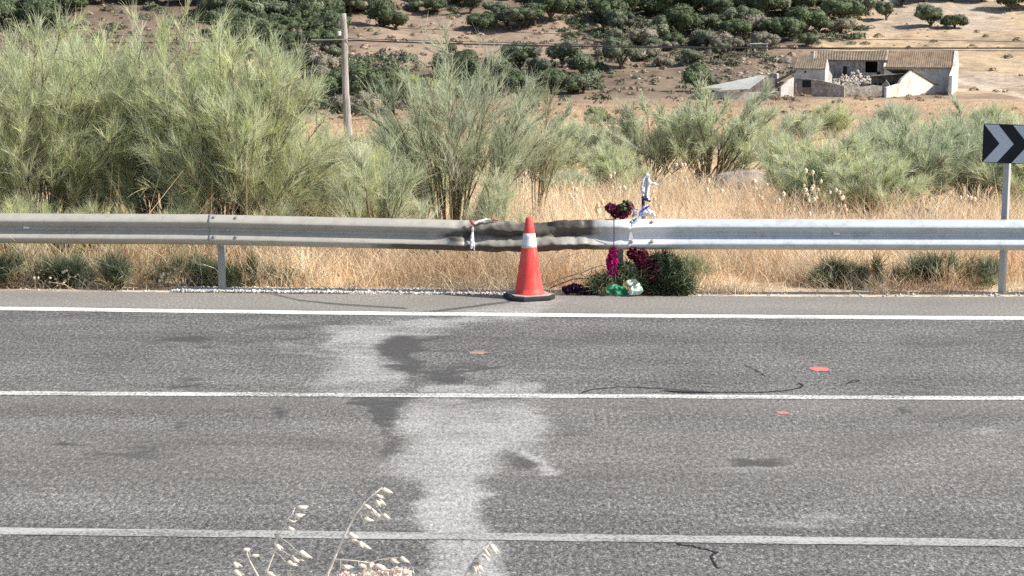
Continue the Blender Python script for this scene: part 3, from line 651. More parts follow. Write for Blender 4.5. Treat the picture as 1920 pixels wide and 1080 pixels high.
bush('y7', 1860, 0, 62, 'farther green broom bush left of the chevron panel', copy_of='d', scale=1.2, rz=3.1)
bush('q', 1010, 0, 27, 'thin pale upright broom shoots at the right of the tall thin bush', seed=22, Hh=2.45, R=.5, ry=.4, nstem=9, nbr=8, nfil=18, cols=[(.40, .40, .27), (.30, .33, .19)], L=.42, wf=.006, lean=.08)
bush('r', 1555, 0, 18.78, 'small dark green shrub at the asphalt edge under the right barrier', seed=23, Hh=.42, R=.32, ry=.25, nstem=22, nbr=6, nfil=16, cols=G_DARK + G_LIGHT[:1], L=.22, wf=.005, stem_r=.006)
bush('s', 1640, 0, 18.78, 'low spreading dark shrub with arching twigs under the right barrier', seed=24, Hh=.46, R=.85, ry=.25, nstem=26, nbr=8, nfil=16, cols=G_DARK, L=.22, wf=.005, stem_r=.007, top=.7)
bush('t', 1770, 0, 18.78, 'dark half bare shrub between the low spreading shrub and the sign post', seed=25, Hh=.58, R=.6, ry=.25, nstem=26, nbr=7, nfil=12, cols=G_DARK + G_LIGHT[:1], L=.24, wf=.005, stem_r=.008)
bush('u', 1290, 0, 18.95, 'pale feathery broom tuft beside the evergreen wreath', seed=26, Hh=.55, R=.36, ry=.3, nstem=16, nbr=7, nfil=26, cols=[(.36, .36, .22), (.30, .33, .18)], L=.26, wf=.005, stem_r=.005, droop=.7)
bush('v', 120, 0, 18.78, 'small grey green shrub under the left barrier', seed=27, Hh=.52, R=.5, ry=.25, nstem=22, nbr=7, nfil=22, cols=G_DARK + G_BLUE[:1], L=.26, wf=.005, stem_r=.007)
bush('v2', 30, 0, 18.8, 'dark leggy twigs under the barrier at the far left', copy_of='t', scale=1.0, rz=.9)
bush('v3', 215, 0, 18.8, 'brown green leggy shrub under the barrier right of the small grey green one', copy_of='t', scale=.95, rz=2.0)
bush('v4', 345, 0, 18.8, 'half bare dark twigs just left of the barrier post', copy_of='t', scale=.9, rz=3.3)
bush('v5', 470, 0, 18.8, 'spreading brown green twigs just right of the barrier post', copy_of='s', scale=1.0, rz=.2)
bush('v6', 1850, 0, 18.8, 'dark twiggy shrub just left of the foot of the sign post', copy_of='t', scale=.8, rz=4.4)
bush('w', 850, 0, 20.3, 'half dry broom tuft under the barrier left of the cone', copy_of='t', scale=1.15, rz=.2)
bush('x', 930, 0, 21.0, 'pale broom bush just behind the taped barrier', copy_of='e2', scale=.75, rz=1.0)

# ------------------------------------------------------------------ grass and weeds
def blades(name, n, ylo, yhi, hmin, hmax, wid, cols, seed, power=2.0, umax=.33, lean=.35, hx=None, density=None):
    rng = np.random.RandomState(seed); a = rng.rand(n); p = 1 - power
    Y = (ylo ** p + a * (yhi ** p - ylo ** p)) ** (1 / p); X = rng.uniform(-umax, umax, n) * Y
    if density is not None:
        k = rng.rand(n) < density(X, Y); X = X[k]; Y = Y[k]; n = len(X)
    if ylo < 30:
        k = rng.rand(n) < .22 + 1.3 * smooth(.36, .60, fbm(X / .45 + 3, Y / .45, 3)); X = X[k]; Y = Y[k]; n = len(X)
    ok = Y > edge_y(X) + .015 + .26 * smooth(-3.7, -3.2, X) * (1 - smooth(-2.0, -1.5, X)) + .2 * smooth(-1.75, -1.5, X) * (1 - smooth(-.8, -.6, X)); X = X[ok]; Y = Y[ok]; n = len(X)
    Z = terr(X, Y) - .02; hh = (hmin + (hmax - hmin) * rng.rand(n) ** 1.3) * (.15 + 1.7 * fbm(X / .7, Y / .7, 3))
    d = unit(np.stack([rng.normal(0, lean, n), rng.normal(0, lean, n), np.ones(n)], 1)); p0 = np.stack([X, Y, Z], 1)
    p1 = p0 + d * hh[:, None] * .6; p2 = p0 + d * hh[:, None] + np.stack([rng.normal(0, .25, n), rng.normal(0, .25, n), -rng.rand(n) * .25], 1) * hh[:, None]
    pa = bezier(p0, p1, p2, 3); v, f = ribbons(pa, wid * rng.uniform(.6, 1.4, n) * (np.maximum(Y, 20) / 20) ** .75, rng)
    c = tint_mix(rng, n, cols, .22) * (.45 + 1.05 * fbm(X / .9 + 40, Y / .9, 4))[:, None] * np.array([1, 1, 1]) * (1 - np.array([0, .14, .22]) * (smooth(.5, .68, fbm(X / .6 + 11, Y / .6 + 5, 3)))[:, None] * .8); o = link(name, mesh_np(name, v, f, MAT['straw'], {'tint': np.repeat(c, 6, 0)})); tag(o, kind='stuff'); return o
STRAW = [(.78, .63, .45), (.68, .51, .33), (.83, .71, .54), (.70, .51, .33), (.85, .76, .60)]
blades('dry_grass', 105000, 18.7, 24, .18, .62, .0055, STRAW, 1, 1.2, density=lambda X, Y: .28 + .72 * smooth(-3.2, -2.2, X))
blades('dry_grass', 95000, 24, 60, .25, .62, .0055, STRAW, 2, 2.2)
blades('tall_weeds', 9000, 19.6, 24, .5, 1.15, .006, STRAW + [(.40, .28, .16), (.30, .20, .11)], 12, 1.2, lean=.3, density=lambda X, Y: (1 - smooth(-2.2, -1.2, X)) * .8 + .25)
blades('field_weeds', 26000, 60, 292, .3, .75, .008, [(.50, .32, .21), (.56, .40, .26), (.62, .47, .31), (.38, .25, .17)], 3, 1.7, lean=.5)
blades('verge_twigs', 13000, 18.8, 21, .25, .62, .007, [(.34, .24, .14), (.24, .16, .09), (.42, .30, .18), (.30, .30, .17)], 4, 1.2, lean=.65, density=lambda X, Y: .25 + .75 * (1 - smooth(-3.2, -2.2, X)))
blades('verge_stubble', 16000, 18.2, 18.9, .05, .28, .005, STRAW + [(.36, .25, .15)], 7, 1.2, lean=.6, density=lambda X, Y: .35 + .65 * smooth(-3.2, -2.2, X))
def weed(px, Y, hh, seed, label, white=False):
    rng = np.random.RandomState(seed); x = (px - 960) / F * Y; z = float(terr(x, Y)) - .03
    t = thing('dry_weed', label, 'dry weed', (x, Y, z), 0, 'tall dead weed stalks in the dry grass')
    m = MB(); a = rng.normal(0, .06); top = Vector((a, 0, hh)); m.tube([(0, 0, 0), (a * .4, 0, hh * .5), top], [.008, .006, .003], 5)
    heads = []
    for i in range(rng.randint(4, 8)):
        k = rng.uniform(.4, .95); b = Vector((a * k, 0, hh * k)); e = b + Vector((rng.normal(0, .10), rng.normal(0, .06), rng.uniform(.04, .16))) * (hh / .8); m.tube([b, (b + e) / 2 + Vector((0, 0, -.01)), e], [.004, .0035, .0025], 4); heads.append(e)
    heads.append(top); m.build('stalk', MAT['dead_stalk'], t, True)
    hv = [Vector(ICO1[0][i]) for i in range(len(ICO1[0]))]
    for e in heads:
        s = rng.uniform(.018, .032); MB().add([Vector((p.x * s, p.y * s, p.z * s * 1.5)) + e for p in hv], [tuple(int(q) for q in f) for f in ICO1[1]]).build('seed_head', MAT['seed_head'], t)
MAT['dead_stalk'] = mat_plain('dead_stalk', (.52, .45, .34), .8, .2, 20); MAT['seed_head'] = mat_plain('seed_head', (.60, .52, .40), .9, .3, 60)
for i, (px, Y, hh, lab) in enumerate([(1238, 25, .62, 'tall dead weed stalk just right of the white memorial'), (1332, 26, .70, 'dead weed stalk right of the memorial in open dry grass'), (1467, 25, .58, 'thin dead weed stalk above the left dark boulder'),
        (1508, 24.5, .66, 'pale dead weed stalk with forked top between the two dark boulders'), (1540, 25.5, .85, 'tall dead weed with pale heads in front of the low right bush'), (1590, 25, .62, 'brown dead weed in front of the right bush clump'), (1160, 28, .70, 'dead weed stalk left of the purple bouquet'),
        (1075, 27, .55, 'dead weed stalk behind the barrier right of the cone'), (1830, 25, .55, 'dead weed stalk just left of the sign post'), (1290, 31, .7, 'farther dead weed stalk under the round bush pair'), (1130, 24, .5, 'short dead weed stalk behind the whitened barrier end'), (1420, 27.5, .6, 'dead weed stalk left of the left dark boulder')]): weed(px, Y, hh, 50 + i, lab)
rngp = np.random.RandomState(31); V = []; Fq = []; nn = 0
for i in range(46):
    px = rngp.choice([rngp.uniform(0, 140), rngp.uniform(270, 330)], p=[.75, .25]); x = rx_of(px); y = float(edge_y(x)) + rngp.uniform(.05, .25); v, f = ICO1; V.append(v * rngp.uniform(.008, .018) * rngp.uniform(.7, 1.4, (1, 3)) + np.array([x, y, rngp.uniform(.03, .20)])); Fq.append(f + nn); nn += len(v)
tag(link('dried_flowers', mesh_np('dried_flowers', np.concatenate(V), np.concatenate(Fq), MAT['seed_head'])), kind='stuff')
def rock_mesh(seed, name, mat, sub=2, amp=.3, flat=.7):
    v, f = (ICO2, ICO3)[sub - 2]; n = np.array([mnoise.fractal(Vector(p * 1.3 + seed * 7.7), 1, 2, 3) for p in v]); q = v * (1 + amp * n)[:, None]; q[:, 2] *= flat
    return mesh_np(name, q, f, mat)
def boulder(px, Y, w, h, seed, label, mat='dark_rock'):
    x = (px - 960) / F * Y; o = link('boulder', rock_mesh(seed, 'boulder', MAT[mat], 3, .25, 1.0), None, (x, Y, float(terr(x, Y)))); o.scale = (w / 2, w / 3, h); return tag(o, label, 'boulder', 'dark boulders in the dry grass')
boulder(1730, 26.4, .78, .22, 3, 'low dark domed boulder behind the barrier under the right bush clump')
boulder(1432, 26.2, .62, .16, 5, 'dark flat boulder left of the forked dead weed, half in dry grass')
boulder(1385, 27, .3, .13, 6, 'small dark boulder at the left end of the dark flat boulder'); boulder(1515, 26.2, .35, .13, 8, 'small dark boulder behind the forked dead weed')
boulder(1395, 37, 1.5, .42, 11, 'brownish boulder mound under the right leaning bush', 'rock')
def gravel():
    rng = np.random.RandomState(8); V = []; Fc = []; nn = 0; v, f = ICO1
    for i in range(7500):
        px = rng.choice([rng.uniform(310, 640), rng.uniform(600, 960), rng.uniform(0, 1920)], p=[.60, .37, .03]); x = rx_of(px); y = float(edge_y(x)) + rng.uniform(-.03, .30)
        if 650 < px < 830 and rng.rand() < .5: y += rng.rand() * .12
        s = rng.uniform(.005, .016) * (1.5 if rng.rand() < .1 else 1); V.append(v * s * rng.uniform(.6, 1.3, (1, 3)) + np.array([x, y, max(float(terr(x, y)), -.0 if y < edge_y(x) else -.05) + s * .3])); Fc.append(f + nn); nn += len(v)
    tag(link('gravel', mesh_np('gravel', np.concatenate(V), np.concatenate(Fc), MAT['gravel'])), kind='stuff')
    # dusting of crushed pale debris along the edge of the asphalt
gravel()

# ------------------------------------------------------------------ traffic cone
cp = at_z(992, 557); cone = thing('traffic_cone', 'red traffic cone with one white band in front of the dented barrier', 'traffic cone', (cp.x, cp.y - .06, .0), math.radians(20))
def cone_r(z): return .147 - (.147 - .034) * (z / .78) ** .93
base_poly = [(-.27, -.17), (-.17, -.27), (.17, -.27), (.27, -.17), (.27, .17), (.17, .27), (-.17, .27), (-.27, .17)]
mb = MB(); mb.prism([(x * .84, y * .84, .004) for x, y in base_poly], (0, 0, .036)); mb.build('base', MAT['rubber'], cone, bevel=.006)
mb = MB(); mb.prism([(x * .73, y * .73, .041) for x, y in base_poly], (0, 0, .012)); mb.build('base_rim', MAT['rubber_lip'], cone, bevel=.005)  # top of the base in a paler grey than its black sides
prof = [(.162, .053), (.159, .062)] + [(cone_r(z) , z + .05) for z in np.linspace(.015, .74, 16)] + [(.036, .80), (.030, .815), (.022, .818)]
MB().lathe(prof, 32).build('body', MAT['cone'], cone, True)
MB().lathe([(cone_r(z) + .0025, z + .05) for z in np.linspace(.465, .61, 6)], 32).build('white_band', MAT['band'], cone, True)

# ------------------------------------------------------------------ chevron sign
sp = at_z(1878, 553); SY = sp.y + .15
s_top = at_y(1890, 300, SY)
sign = thing('chevron_sign', 'dark blue and grey chevron bend sign on a zinc post at the right edge', 'road sign', (s_top.x - .02, SY, 0), math.radians(-28))
zb, zt_ = at_y(1845, 306, SY).z, at_y(1845, 233, SY).z; K28 = 1 / math.cos(math.radians(28)); wS = .86; xl = (at_y(1844, 270, SY).x - (s_top.x - .02)) * K28 * .90; PH = zt_ - zb
MB().box((xl + wS / 2, .0, (zb + zt_) / 2), (wS, .03, PH)).build('panel', MAT['sign_black'], sign, bevel=.006)
bw = at_y(1893, 270, SY).x - at_y(1869, 270, SY).x; per = (at_y(1914, 270, SY).x - at_y(1869, 270, SY).x + .012) * K28
for i in range(3):
    x0 = xl + .012 + i * per; ap = PH * .36 * K28; w2 = .125 * K28
    def cl(p): return (min(max(p[0], xl + .004), xl + wS - .004), -.0205, p[1])
    e = PH * .965; b0 = zb + PH * .018
    poly = [cl((x0, b0)), cl((x0 + w2, b0)), cl((x0 + w2 + ap, b0 + e / 2)), cl((x0 + w2, b0 + e)), cl((x0, b0 + e)), cl((x0 + ap, b0 + e / 2))]
    MB().prism(poly[:3] + [poly[5]], (0, .003, 0)).prism([poly[5], poly[2], poly[3], poly[4]], (0, .003, 0)).build('chevron', MAT['sign_grey'], sign)
M45 = Matrix.Rotation(math.radians(-7), 3, 'Z'); mb = MB()
mb.box((.0, .065, zt_ / 2 - .2), (.062, .062, zt_ + .3), M45); mb.build('post', MAT['signpost'], sign, bevel=.004)
for zz in (zb + .1, zt_ - .1): MB().box((.0, .02, zz), (.16, .012, .04)).build('clamp', MAT['post'], sign)

# ------------------------------------------------------------------ wooden pole and overhead cables
PY = 52.0; ptop = at_y(643, 25, PY); pb = at_y(656, 400, PY); pz = float(terr(pb.x, PY)) - .1
pole = thing('utility_pole', 'bare weathered wooden utility pole rising between the left and middle bushes', 'utility pole', (pb.x, PY, pz))
top = ptop - Vector((pb.x, PY, pz)); rng = random.Random(4); pts = []; rr = []
for i in range(22):
    k = i / 21; pts.append(Vector((top.x * k + .016 * math.sin(k * 9) + rng.uniform(-.012, .012), rng.uniform(-.01, .01), top.z * k))); rr.append(.125 - .045 * k)
MB().tube(pts, rr, 12).build('shaft', MAT['wood'], pole, True)
def on_pole(py): 
    k = (at_y(648, py, PY).z - pz) / top.z; return Vector((top.x * k + .016 * math.sin(k * 9), 0, top.z * k)), .125 - .045 * k
c, r = on_pole(74); MB().tube([c + Vector((0, 0, -.02)), c + Vector((0, 0, .02))], r + .012, 14).build('strap', MAT['iron'], pole)
MB().tube([c + Vector((-.95, -.02, -.01)), c + Vector((-.12, -.1, .0)), c + Vector((.12, -.1, .0)), c + Vector((.62, -.02, .02))], .016, 6).build('cross_bar', MAT['iron'], pole)
c, r = on_pole(63); MB().lathe([(.03, -.06), (.06, -.05), (.06, -.02), (.045, 0), (.06, .02), (.06, .05), (.025, .07)], 12, c + Vector((-r - .05, -.03, 0))).build('insulator', MAT['ceramic'], pole, True)
c, r = on_pole(42); MB().box(c + Vector((-r - .03, 0, 0)), (.06, .08, .10)).build('bracket', MAT['iron'], pole)
def cable(pts, rad, label, group='overhead cables on the wooden pole'):
    w = [at_y(x, y, Y) for x, y, Y in pts]; xs = [p.x for p in w]; pf = np.polyfit(range(len(w)), [p.z for p in w], min(3, len(w) - 1)); path = []
    for i in np.linspace(0, len(w) - 1, 40):
        j = min(int(i), len(w) - 2); fr = i - j; p = w[j].lerp(w[j + 1], fr); path.append(Vector((p.x, p.y, np.polyval(pf, i))))
    tag(MB().tube(path, rad, 5).build('overhead_cable', MAT['wire'], None), label, 'cable', group)
cable([(648, 75, 52), (1060, 86.5, 52), (1500, 90, 52), (1990, 90, 52)], .022, 'lower thick black cable running right from the pole across the farm roofs')
cable([(648, 72, 52), (900, 79, 52.2), (1200, 86, 52.4), (1560, 92, 52.6), (1990, 96, 53)], .010, 'thin cable crossing just along the lower thick cable')
cable([(1990, 80, 70), (1600, 74, 75), (1250, 68, 80), (1060, 64, 84), (700, 50, 90)], .012, 'upper thin cable crossing above the farm roofs')
cable([(648, 76, 52), (500, 79, 51.5), (300, 80, 51), (-80, 76, 50)], .018, 'black cable running left from the pole behind the big bushes')
cable([(648, 42, 52), (500, 55, 54), (300, 66, 56), (-80, 70, 60)], .009, 'thin cable running left from the top of the pole')

# ------------------------------------------------------------------ roadside memorial
def petals(seed, n, centre, rad, size, cols, cup=.6):
    rng = np.random.RandomState(seed); d = unit(rng.normal(size=(n, 3))); c = np.array(centre) + d * np.array(rad) * rng.uniform(.6, 1.05, (n, 1))
    a = unit(np.cross(d, rng.normal(size=(n, 3)))); b = np.cross(d, a); s = (size * rng.uniform(.6, 1.3, n))[:, None]
    up = d * s * cup
    v = np.stack([c, c + a * s * .6 + up * .5, c + b * s + up * 1.1, c - a * s * .6 + up * .5], 1).reshape(-1, 3); i = np.arange(n) * 4
    return v, np.stack([i, i + 1, i + 2, i + 3], 1), np.repeat(tint_mix(rng, n, cols, .2), 4, 0)
def petal_obj(name, sets, parent=None, mat='petal'):
    V = []; Fq = []; Cc = []; n = 0
    for v, f, c in sets: V.append(v); Fq.append(f + n); Cc.append(c); n += len(v)
    return link(name, mesh_np(name, np.concatenate(V), np.concatenate(Fq), MAT[mat], {'tint': np.concatenate(Cc)}), parent)
PUR = [(.16, .012, .06), (.10, .008, .05), (.22, .03, .09)]; MAG = [(.50, .01, .20), (.36, .008, .14), (.58, .03, .26)]; MAR = [(.10, .006, .02), (.06, .004, .018), (.15, .012, .03)]; GRN = [(.05, .09, .035), (.09, .14, .06), (.03, .06, .03)]; DKP = [(.035, .01, .05), (.02, .008, .03), (.06, .012, .07)]
def RY(px): return float(rail_y(rx_of(px)))
def pt(px, py, Y): return np.array(at_y(px, py, Y))
px2m = 18.3 / F
# purple bouquet on the rail
c0 = pt(1160, 393, RY(1160) + .02)
t = thing('bouquet', 'dark purple flower bouquet tied on top of the barrier beside the memorial', 'bouquet', tuple(pt(1160, 410, RY(1160))))
sets = [petals(1, 260, c0 - np.array(t.location) + np.array([dx * px2m, 0, dz * px2m]), (r_, r_ * .8, r_ * .75), .022, cols) for dx, dz, r_, cols in ((-14, 3, .055, PUR), (2, 0, .05, PUR), (13, -4, .05, MAR), (18, 6, .045, PUR + [(.35, .08, .14)]), (-4, -8, .05, MAR), (8, -10, .045, PUR))]
petal_obj('flowers', sets, t); petal_obj('leaves', [petals(9, 90, c0 - np.array(t.location) + np.array([.06, -.02, .03]), (.06, .05, .05), .03, GRN)], t)
# wrapped memorial stick with ribbons
Y = RY(1205) + .05; o0 = pt(1205, 412, Y); mem = thing('memorial', 'small upright memorial wrapped in white plastic with a blue ribbon on the barrier', 'memorial', tuple(o0))
L = lambda px, py, dy=0: Vector(pt(px, py, Y) - o0) + Vector((0, dy, 0))
MB().tube([L(1206, 430), L(1207, 380), L(1209, 350), L(1212, 333)], [.02, .022, .022, .018], 8).build('stick', MAT['plastic_white'], mem, True)
def crumple(paths_r, name, mat, seed, amp=.012, n=9):
    m = MB()
    for pts_, rr_ in paths_r:
        P = [Vector(p) for p in pts_]; Q = []; R_ = []
        for i in np.linspace(0, len(P) - 1, 14):
            j = min(int(i), len(P) - 2); Q.append(P[j].lerp(P[j + 1], i - j)); R_.append(float(np.interp(i, range(len(P)), rr_)))
        m.tube(Q, R_, n)
    o = m.build(name, mat, mem if name not in ('x',) else None)
    for v in o.data.vertices:
        k = mnoise.noise_vector(v.co * 38 + Vector((seed, 0, 0))); v.co += k * amp
    return o
crumple([([L(1203, 356, -.02), L(1205, 340, -.02), L(1210, 328, -.02), L(1215, 327, -.02), L(1216, 345, -.02), L(1213, 370, -.02)], [.010, .014, .013, .014, .018, .012]), ([L(1214, 342, -.02), L(1224, 344, -.01), L(1237, 346)], [.014, .016, .003]), ([L(1206, 352, -.02), L(1207, 366, -.02)], [.018, .015])], 'white_wrap', MAT['plastic_white'], 1)
crumple([([L(1213, 366, -.03), L(1217, 376, -.03), L(1219, 372, -.03)], [.016, .012, .004]), ([L(1200, 404, -.03), L(1208, 400, -.03), L(1220, 397, -.03), L(1228, 405, -.03)], [.014, .028, .030, .008])], 'white_bow', MAT['plastic_white'], 5, .018)
crumple([([L(1186, 388, .01), L(1192, 398, 0), L(1186, 406, 0)], [.012, .030, .012])], 'white_bow', MAT['plastic_white'], 5, .018)
crumple([([L(1203, 368, -.03), L(1210, 372, -.035), L(1219, 376, -.03)], [.014, .02, .010]), ([L(1204, 374, -.03), L(1206, 385, -.03)], [.014, .014])], 'navy_tape', MAT['navy'], 8)
crumple([([L(1217, 385, -.04), L(1208, 391, -.045), L(1200, 396, -.05), L(1198, 406, -.06)], [.007, .010, .009, .007])], 'blue_ribbon', MAT['blue'], 9, .008)
o = crumple([([L(1200, 404, -.06), L(1190, 413, -.10), L(1182, 421, -.135)], [.012, .016, .008]), ([L(1193, 407, -.07), L(1183, 411, -.09)], [.010, .004])], 'pale_blue_ribbon', MAT['pale_blue'], 11, .010)
# white paint-like drip flag in the web
MB().prism([L(1178, 445, -.12), L(1186, 445, -.12), L(1181, 422, -.12)], (0, .012, 0)).build('white_tag', MAT['plastic_white'], mem)
# string and hanging garland
Y = RY(1151) - .10; o0 = pt(1151, 470, Y); gar = thing('flower_garland', 'bright magenta flower garland hanging on a dark string under the barrier', 'garland', tuple(o0))
L2 = lambda px, py: Vector(pt(px, py, Y) - o0)
MB().tube([L2(1151, 408), L2(1151.5, 440), L2(1150.5, 468)], .005, 6).build('string', MAT['string'], gar)
petal_obj('flowers', [petals(20 + i, 240, np.array(L2(px, py)), (r_, r_, r_ * .9), .020, cols) for i, (px, py, r_, cols) in enumerate([(1150, 471, .035, MAR + MAG), (1148, 481, .042, MAG + MAR), (1145, 491, .045, MAG), (1151, 490, .04, MAG), (1146, 500, .038, MAG), (1152, 509, .034, MAG + MAR), (1148, 514, .028, MAG)])], gar)
# maroon flowers behind the garland
Y = RY(1195) - .06; o0 = pt(1200, 490, Y); bq = thing('bouquet', 'dark maroon flower bouquet hanging under the barrier above the evergreen wreath', 'bouquet', tuple(o0))
petal_obj('flowers', [petals(40 + i, 260, pt(px, py, Y) - o0, (r_, r_, r_), .024, MAR + PUR[:1]) for i, (px, py, r_) in enumerate([(1186, 476, .05), (1196, 482, .06), (1205, 478, .05), (1202, 494, .06), (1214, 500, .06), (1222, 492, .05), (1230, 503, .06), (1212, 512, .06), (1226, 516, .06)])], bq)
# evergreen wreath / bunch
def sprigs(seed, n, centre_fn, ln, wid, cols):
    rng = np.random.RandomState(seed); c = centre_fn(rng, n); d = unit(rng.normal(size=(n, 3)) + np.array([0, -.3, .3])); l_ = (ln * rng.uniform(.5, 1.2, n))[:, None]
    pa = bezier(c, c + d * l_ * .5 + np.array([0, 0, .02]), c + d * l_, 3); v, f = ribbons(pa, wid * rng.uniform(.6, 1.3, n), rng); return v, f, np.repeat(tint_mix(rng, n, cols, .25), 6, 0)
Y = RY(1210) - .02; o0 = pt(1240, 552, Y); wr = thing('evergreen_wreath', 'big withered dark evergreen bunch leaning under the barrier beside the green wrapping', 'wreath', (o0[0], o0[1], 0)); o0 = np.array(wr.location)
def cf(cx, cy, rx, ry): return lambda rng, n: pt(cx, cy, Y) - o0 + rng.normal(0, .5, (n, 3)) * np.array([rx * px2m, .10, ry * px2m])
petal_obj('dark_sprigs', [sprigs(60 + i, 480, cf(*a), .145, .009, GRN[:1] + GRN[2:] + [(.02, .025, .02), (.035, .03, .025)]) for i, a in enumerate([(1230, 520, 22, 26), (1248, 510, 22, 26), (1220, 538, 24, 14), (1258, 530, 26, 26), (1276, 542, 20, 12), (1240, 492, 20, 14)])], wr)
petal_obj('pale_sprigs', [sprigs(70 + i, 520, cf(*a), .11, .008, GRN + [(.34, .37, .24), (.26, .31, .18), (.20, .24, .13)]) for i, a in enumerate([(1150, 522, 34, 12), (1178, 506, 22, 16), (1262, 500, 24, 18), (1282, 536, 22, 14), (1120, 534, 24, 12), (1195, 520, 18, 16)])], wr)
m = MB(); rng = random.Random(8)
for i in range(64):
    b = Vector(pt(rng.uniform(1225, 1275), 548, Y) - o0); e = Vector(pt(1240 + rng.uniform(-20, 45), rng.uniform(480, 520), Y) - o0) + Vector((0, rng.uniform(-.1, .1), 0)); m.tube([b, (b + e) / 2 + Vector((rng.uniform(-.03, .03), 0, 0)), e], [.004, .003, .0015], 4)
m.build('twigs', MAT['stem'], wr)
def film(name, outline, Y, seed, mat, parent, o0, amp=.05):
    m = bmesh.new(); vs = [m.verts.new(Vector(pt(x, y, Y) - o0)) for x, y in outline]; m.faces.new(vs); bmesh.ops.triangulate(m, faces=m.faces); bmesh.ops.subdivide_edges(m, edges=m.edges[:], cuts=5, use_grid_fill=True)
    for v in m.verts: v.co += mnoise.noise_vector(v.co * 9 + Vector((seed, 0, 0))) * amp * .5 + Vector((0, (mnoise.noise(v.co * 22 + Vector((seed, 3, 0)))) * amp, 0))
    me = bpy.data.meshes.new(name); m.to_mesh(me); m.free(); me.materials.append(mat); o = link(name, me, parent); s = o.modifiers.new('thick', 'SOLIDIFY'); s.thickness = .003; return o
Y3 = RY(1170) - .18; o0 = pt(1170, 552, Y3); fw = thing('florist_wrapping', 'crumpled green and clear florist wrapping lying on the asphalt edge under the barrier', 'wrapping', tuple(o0))
film('green_film', [(1138, 536), (1150, 533), (1172, 540), (1180, 550), (1165, 553), (1140, 552)], Y3, 1, MAT['green_film'], fw, o0); film('pale_film', [(1176, 548), (1182, 536), (1200, 528), (1205, 545), (1200, 552), (1182, 553)], Y3 - .02, 4, MAT['plastic_pale'] if 'plastic_pale' in MAT else MAT['plastic_white'], fw, o0)
film('clear_film', [(1172, 536), (1176, 526), (1192, 524), (1198, 532), (1186, 538)], Y3 + .03, 7, MAT['plastic_pale'], fw, o0, .04)
# dark dead flowers on the ground
Y4 = RY(1085) - .05; o0 = pt(1085, 550, Y4); df = thing('dead_flowers', 'nearly black dead flower heads lying on the ground right of the cone', 'flowers', tuple(o0))
petal_obj('flowers', [petals(80 + i, 240, pt(px, py, Y4) - o0, (r_ * 1.3, r_, r_ * .8), .022, DKP) for i, (px, py, r_) in enumerate([(1066, 543, .045), (1076, 540, .05), (1087, 543, .05), (1100, 547, .035), (1112, 547, .03)])], df)
# dry branch
Y5 = RY(1080) + .06; br_o = thing('dry_branch', 'thin pale dry branch arching from the ground toward the wreath', 'branch', tuple(pt(1020, 540, Y5))); o0 = np.array(br_o.location)
MB().tube([Vector(pt(x, y, Y5) - o0) for x, y in ((1018, 534), (1035, 531), (1050, 523), (1070, 517), (1090, 512), (1110, 503), (1130, 497))], [.009, .009, .008, .007, .006, .005, .003], 6).build('stem', MAT['dead_stalk'], br_o, True)
MB().tube([Vector(pt(x, y, Y5 - .03) - o0) for x, y in ((1030, 541), (1050, 532), (1075, 523), (1100, 522), (1120, 514))], [.008, .008, .007, .006, .003], 6).build('side_twig', MAT['stem'], br_o, True)
# barrier tape
Y6 = RY(886) - .10; o0 = pt(886, 415, Y6); tp = thing('barrier_tape', 'red and white barrier tape knotted round the dented rail left of the cone', 'barrier tape', tuple(o0))
def tp_part(pts_, rr_, name, mat, seed, amp=.006):
    m = MB(); P = [Vector(pt(x, y, Y6 + dy) - o0) for x, y, dy in pts_]; Q = []; R_ = []
    for i in np.linspace(0, len(P) - 1, 16):
        j = min(int(i), len(P) - 2); Q.append(P[j].lerp(P[j + 1], i - j)); R_.append(float(np.interp(i, range(len(P)), rr_)))
    m.tube(Q, R_, 8); o = m.build(name, mat, tp)
    for v in o.data.vertices: v.co += mnoise.noise_vector(v.co * 40 + Vector((seed, 0, 0))) * amp
tp_part([(881, 414, .0), (886, 418, -.01), (889, 421, 0)], [.010, .018, .010], 'knot', MAT['tape_red'], 1); tp_part([(886, 420, 0), (886, 435, .03), (885, 452, -.01), (884, 466, -.01)], [.006, .012, .022, .014], 'hanging_strip', MAT['tape_white'], 2, .008)
tp_part([(888, 452, -.01), (889, 464, -.012), (889, 474, .01)], [.010, .008, .003], 'hanging_end', MAT['tape_white'], 4); tp_part([(888, 420, 0), (900, 415, .02), (912, 411.5, .03), (922, 412, .03)], [.010, .016, .013, .006], 'loose_strip', MAT['tape_white'], 3, .008); tp_part([(921, 412, .03), (928, 412, .035), (936, 413, .04)], [.010, .012, .003], 'loose_end', MAT['tape_red'], 5)

# ------------------------------------------------------------------ wild oats in the foreground
def spikelet_mesh(seed):
    rng = np.random.RandomState(seed); m = MB()
    def leafy(a, L, w):
        m.tube([Vector((0, 0, 0)), Vector((math.sin(a) * L * .2, w * .2, L * .25)), Vector((math.sin(a) * L * .45, 0, L * .6)), Vector((math.sin(a) * L * .62, 0, L))], [.0006, w, w * .7, .0002], 6)
    leafy(.22, 1, .10); leafy(-.22, .96, .095); leafy(.0, .8, .08)
    return m.mesh('spikelet', MAT['oat'], True)
t_ = NT('dry_oat'); nzz = t_.noise(t_.coord((1, 1, .2)), 12, 3); t_.col(t_.mix(nzz, (.66, .60, .52), (.84, .80, .73))); t_.rough(.6)
trn = t_.n('ShaderNodeBsdfTranslucent'); trn.inputs[0].default_value = (.8, .74, .64, 1); mxx = t_.n('ShaderNodeMixShader'); mxx.inputs[0].default_value = .35; t_.l(t_.b.outputs[0], mxx.inputs[1]); t_.l(trn.outputs[0], mxx.inputs[2]); t_.l(mxx.outputs[0], t_.out.inputs[0]); MAT['oat'] = t_.m
SPK = [spikelet_mesh(i) for i in range(3)]
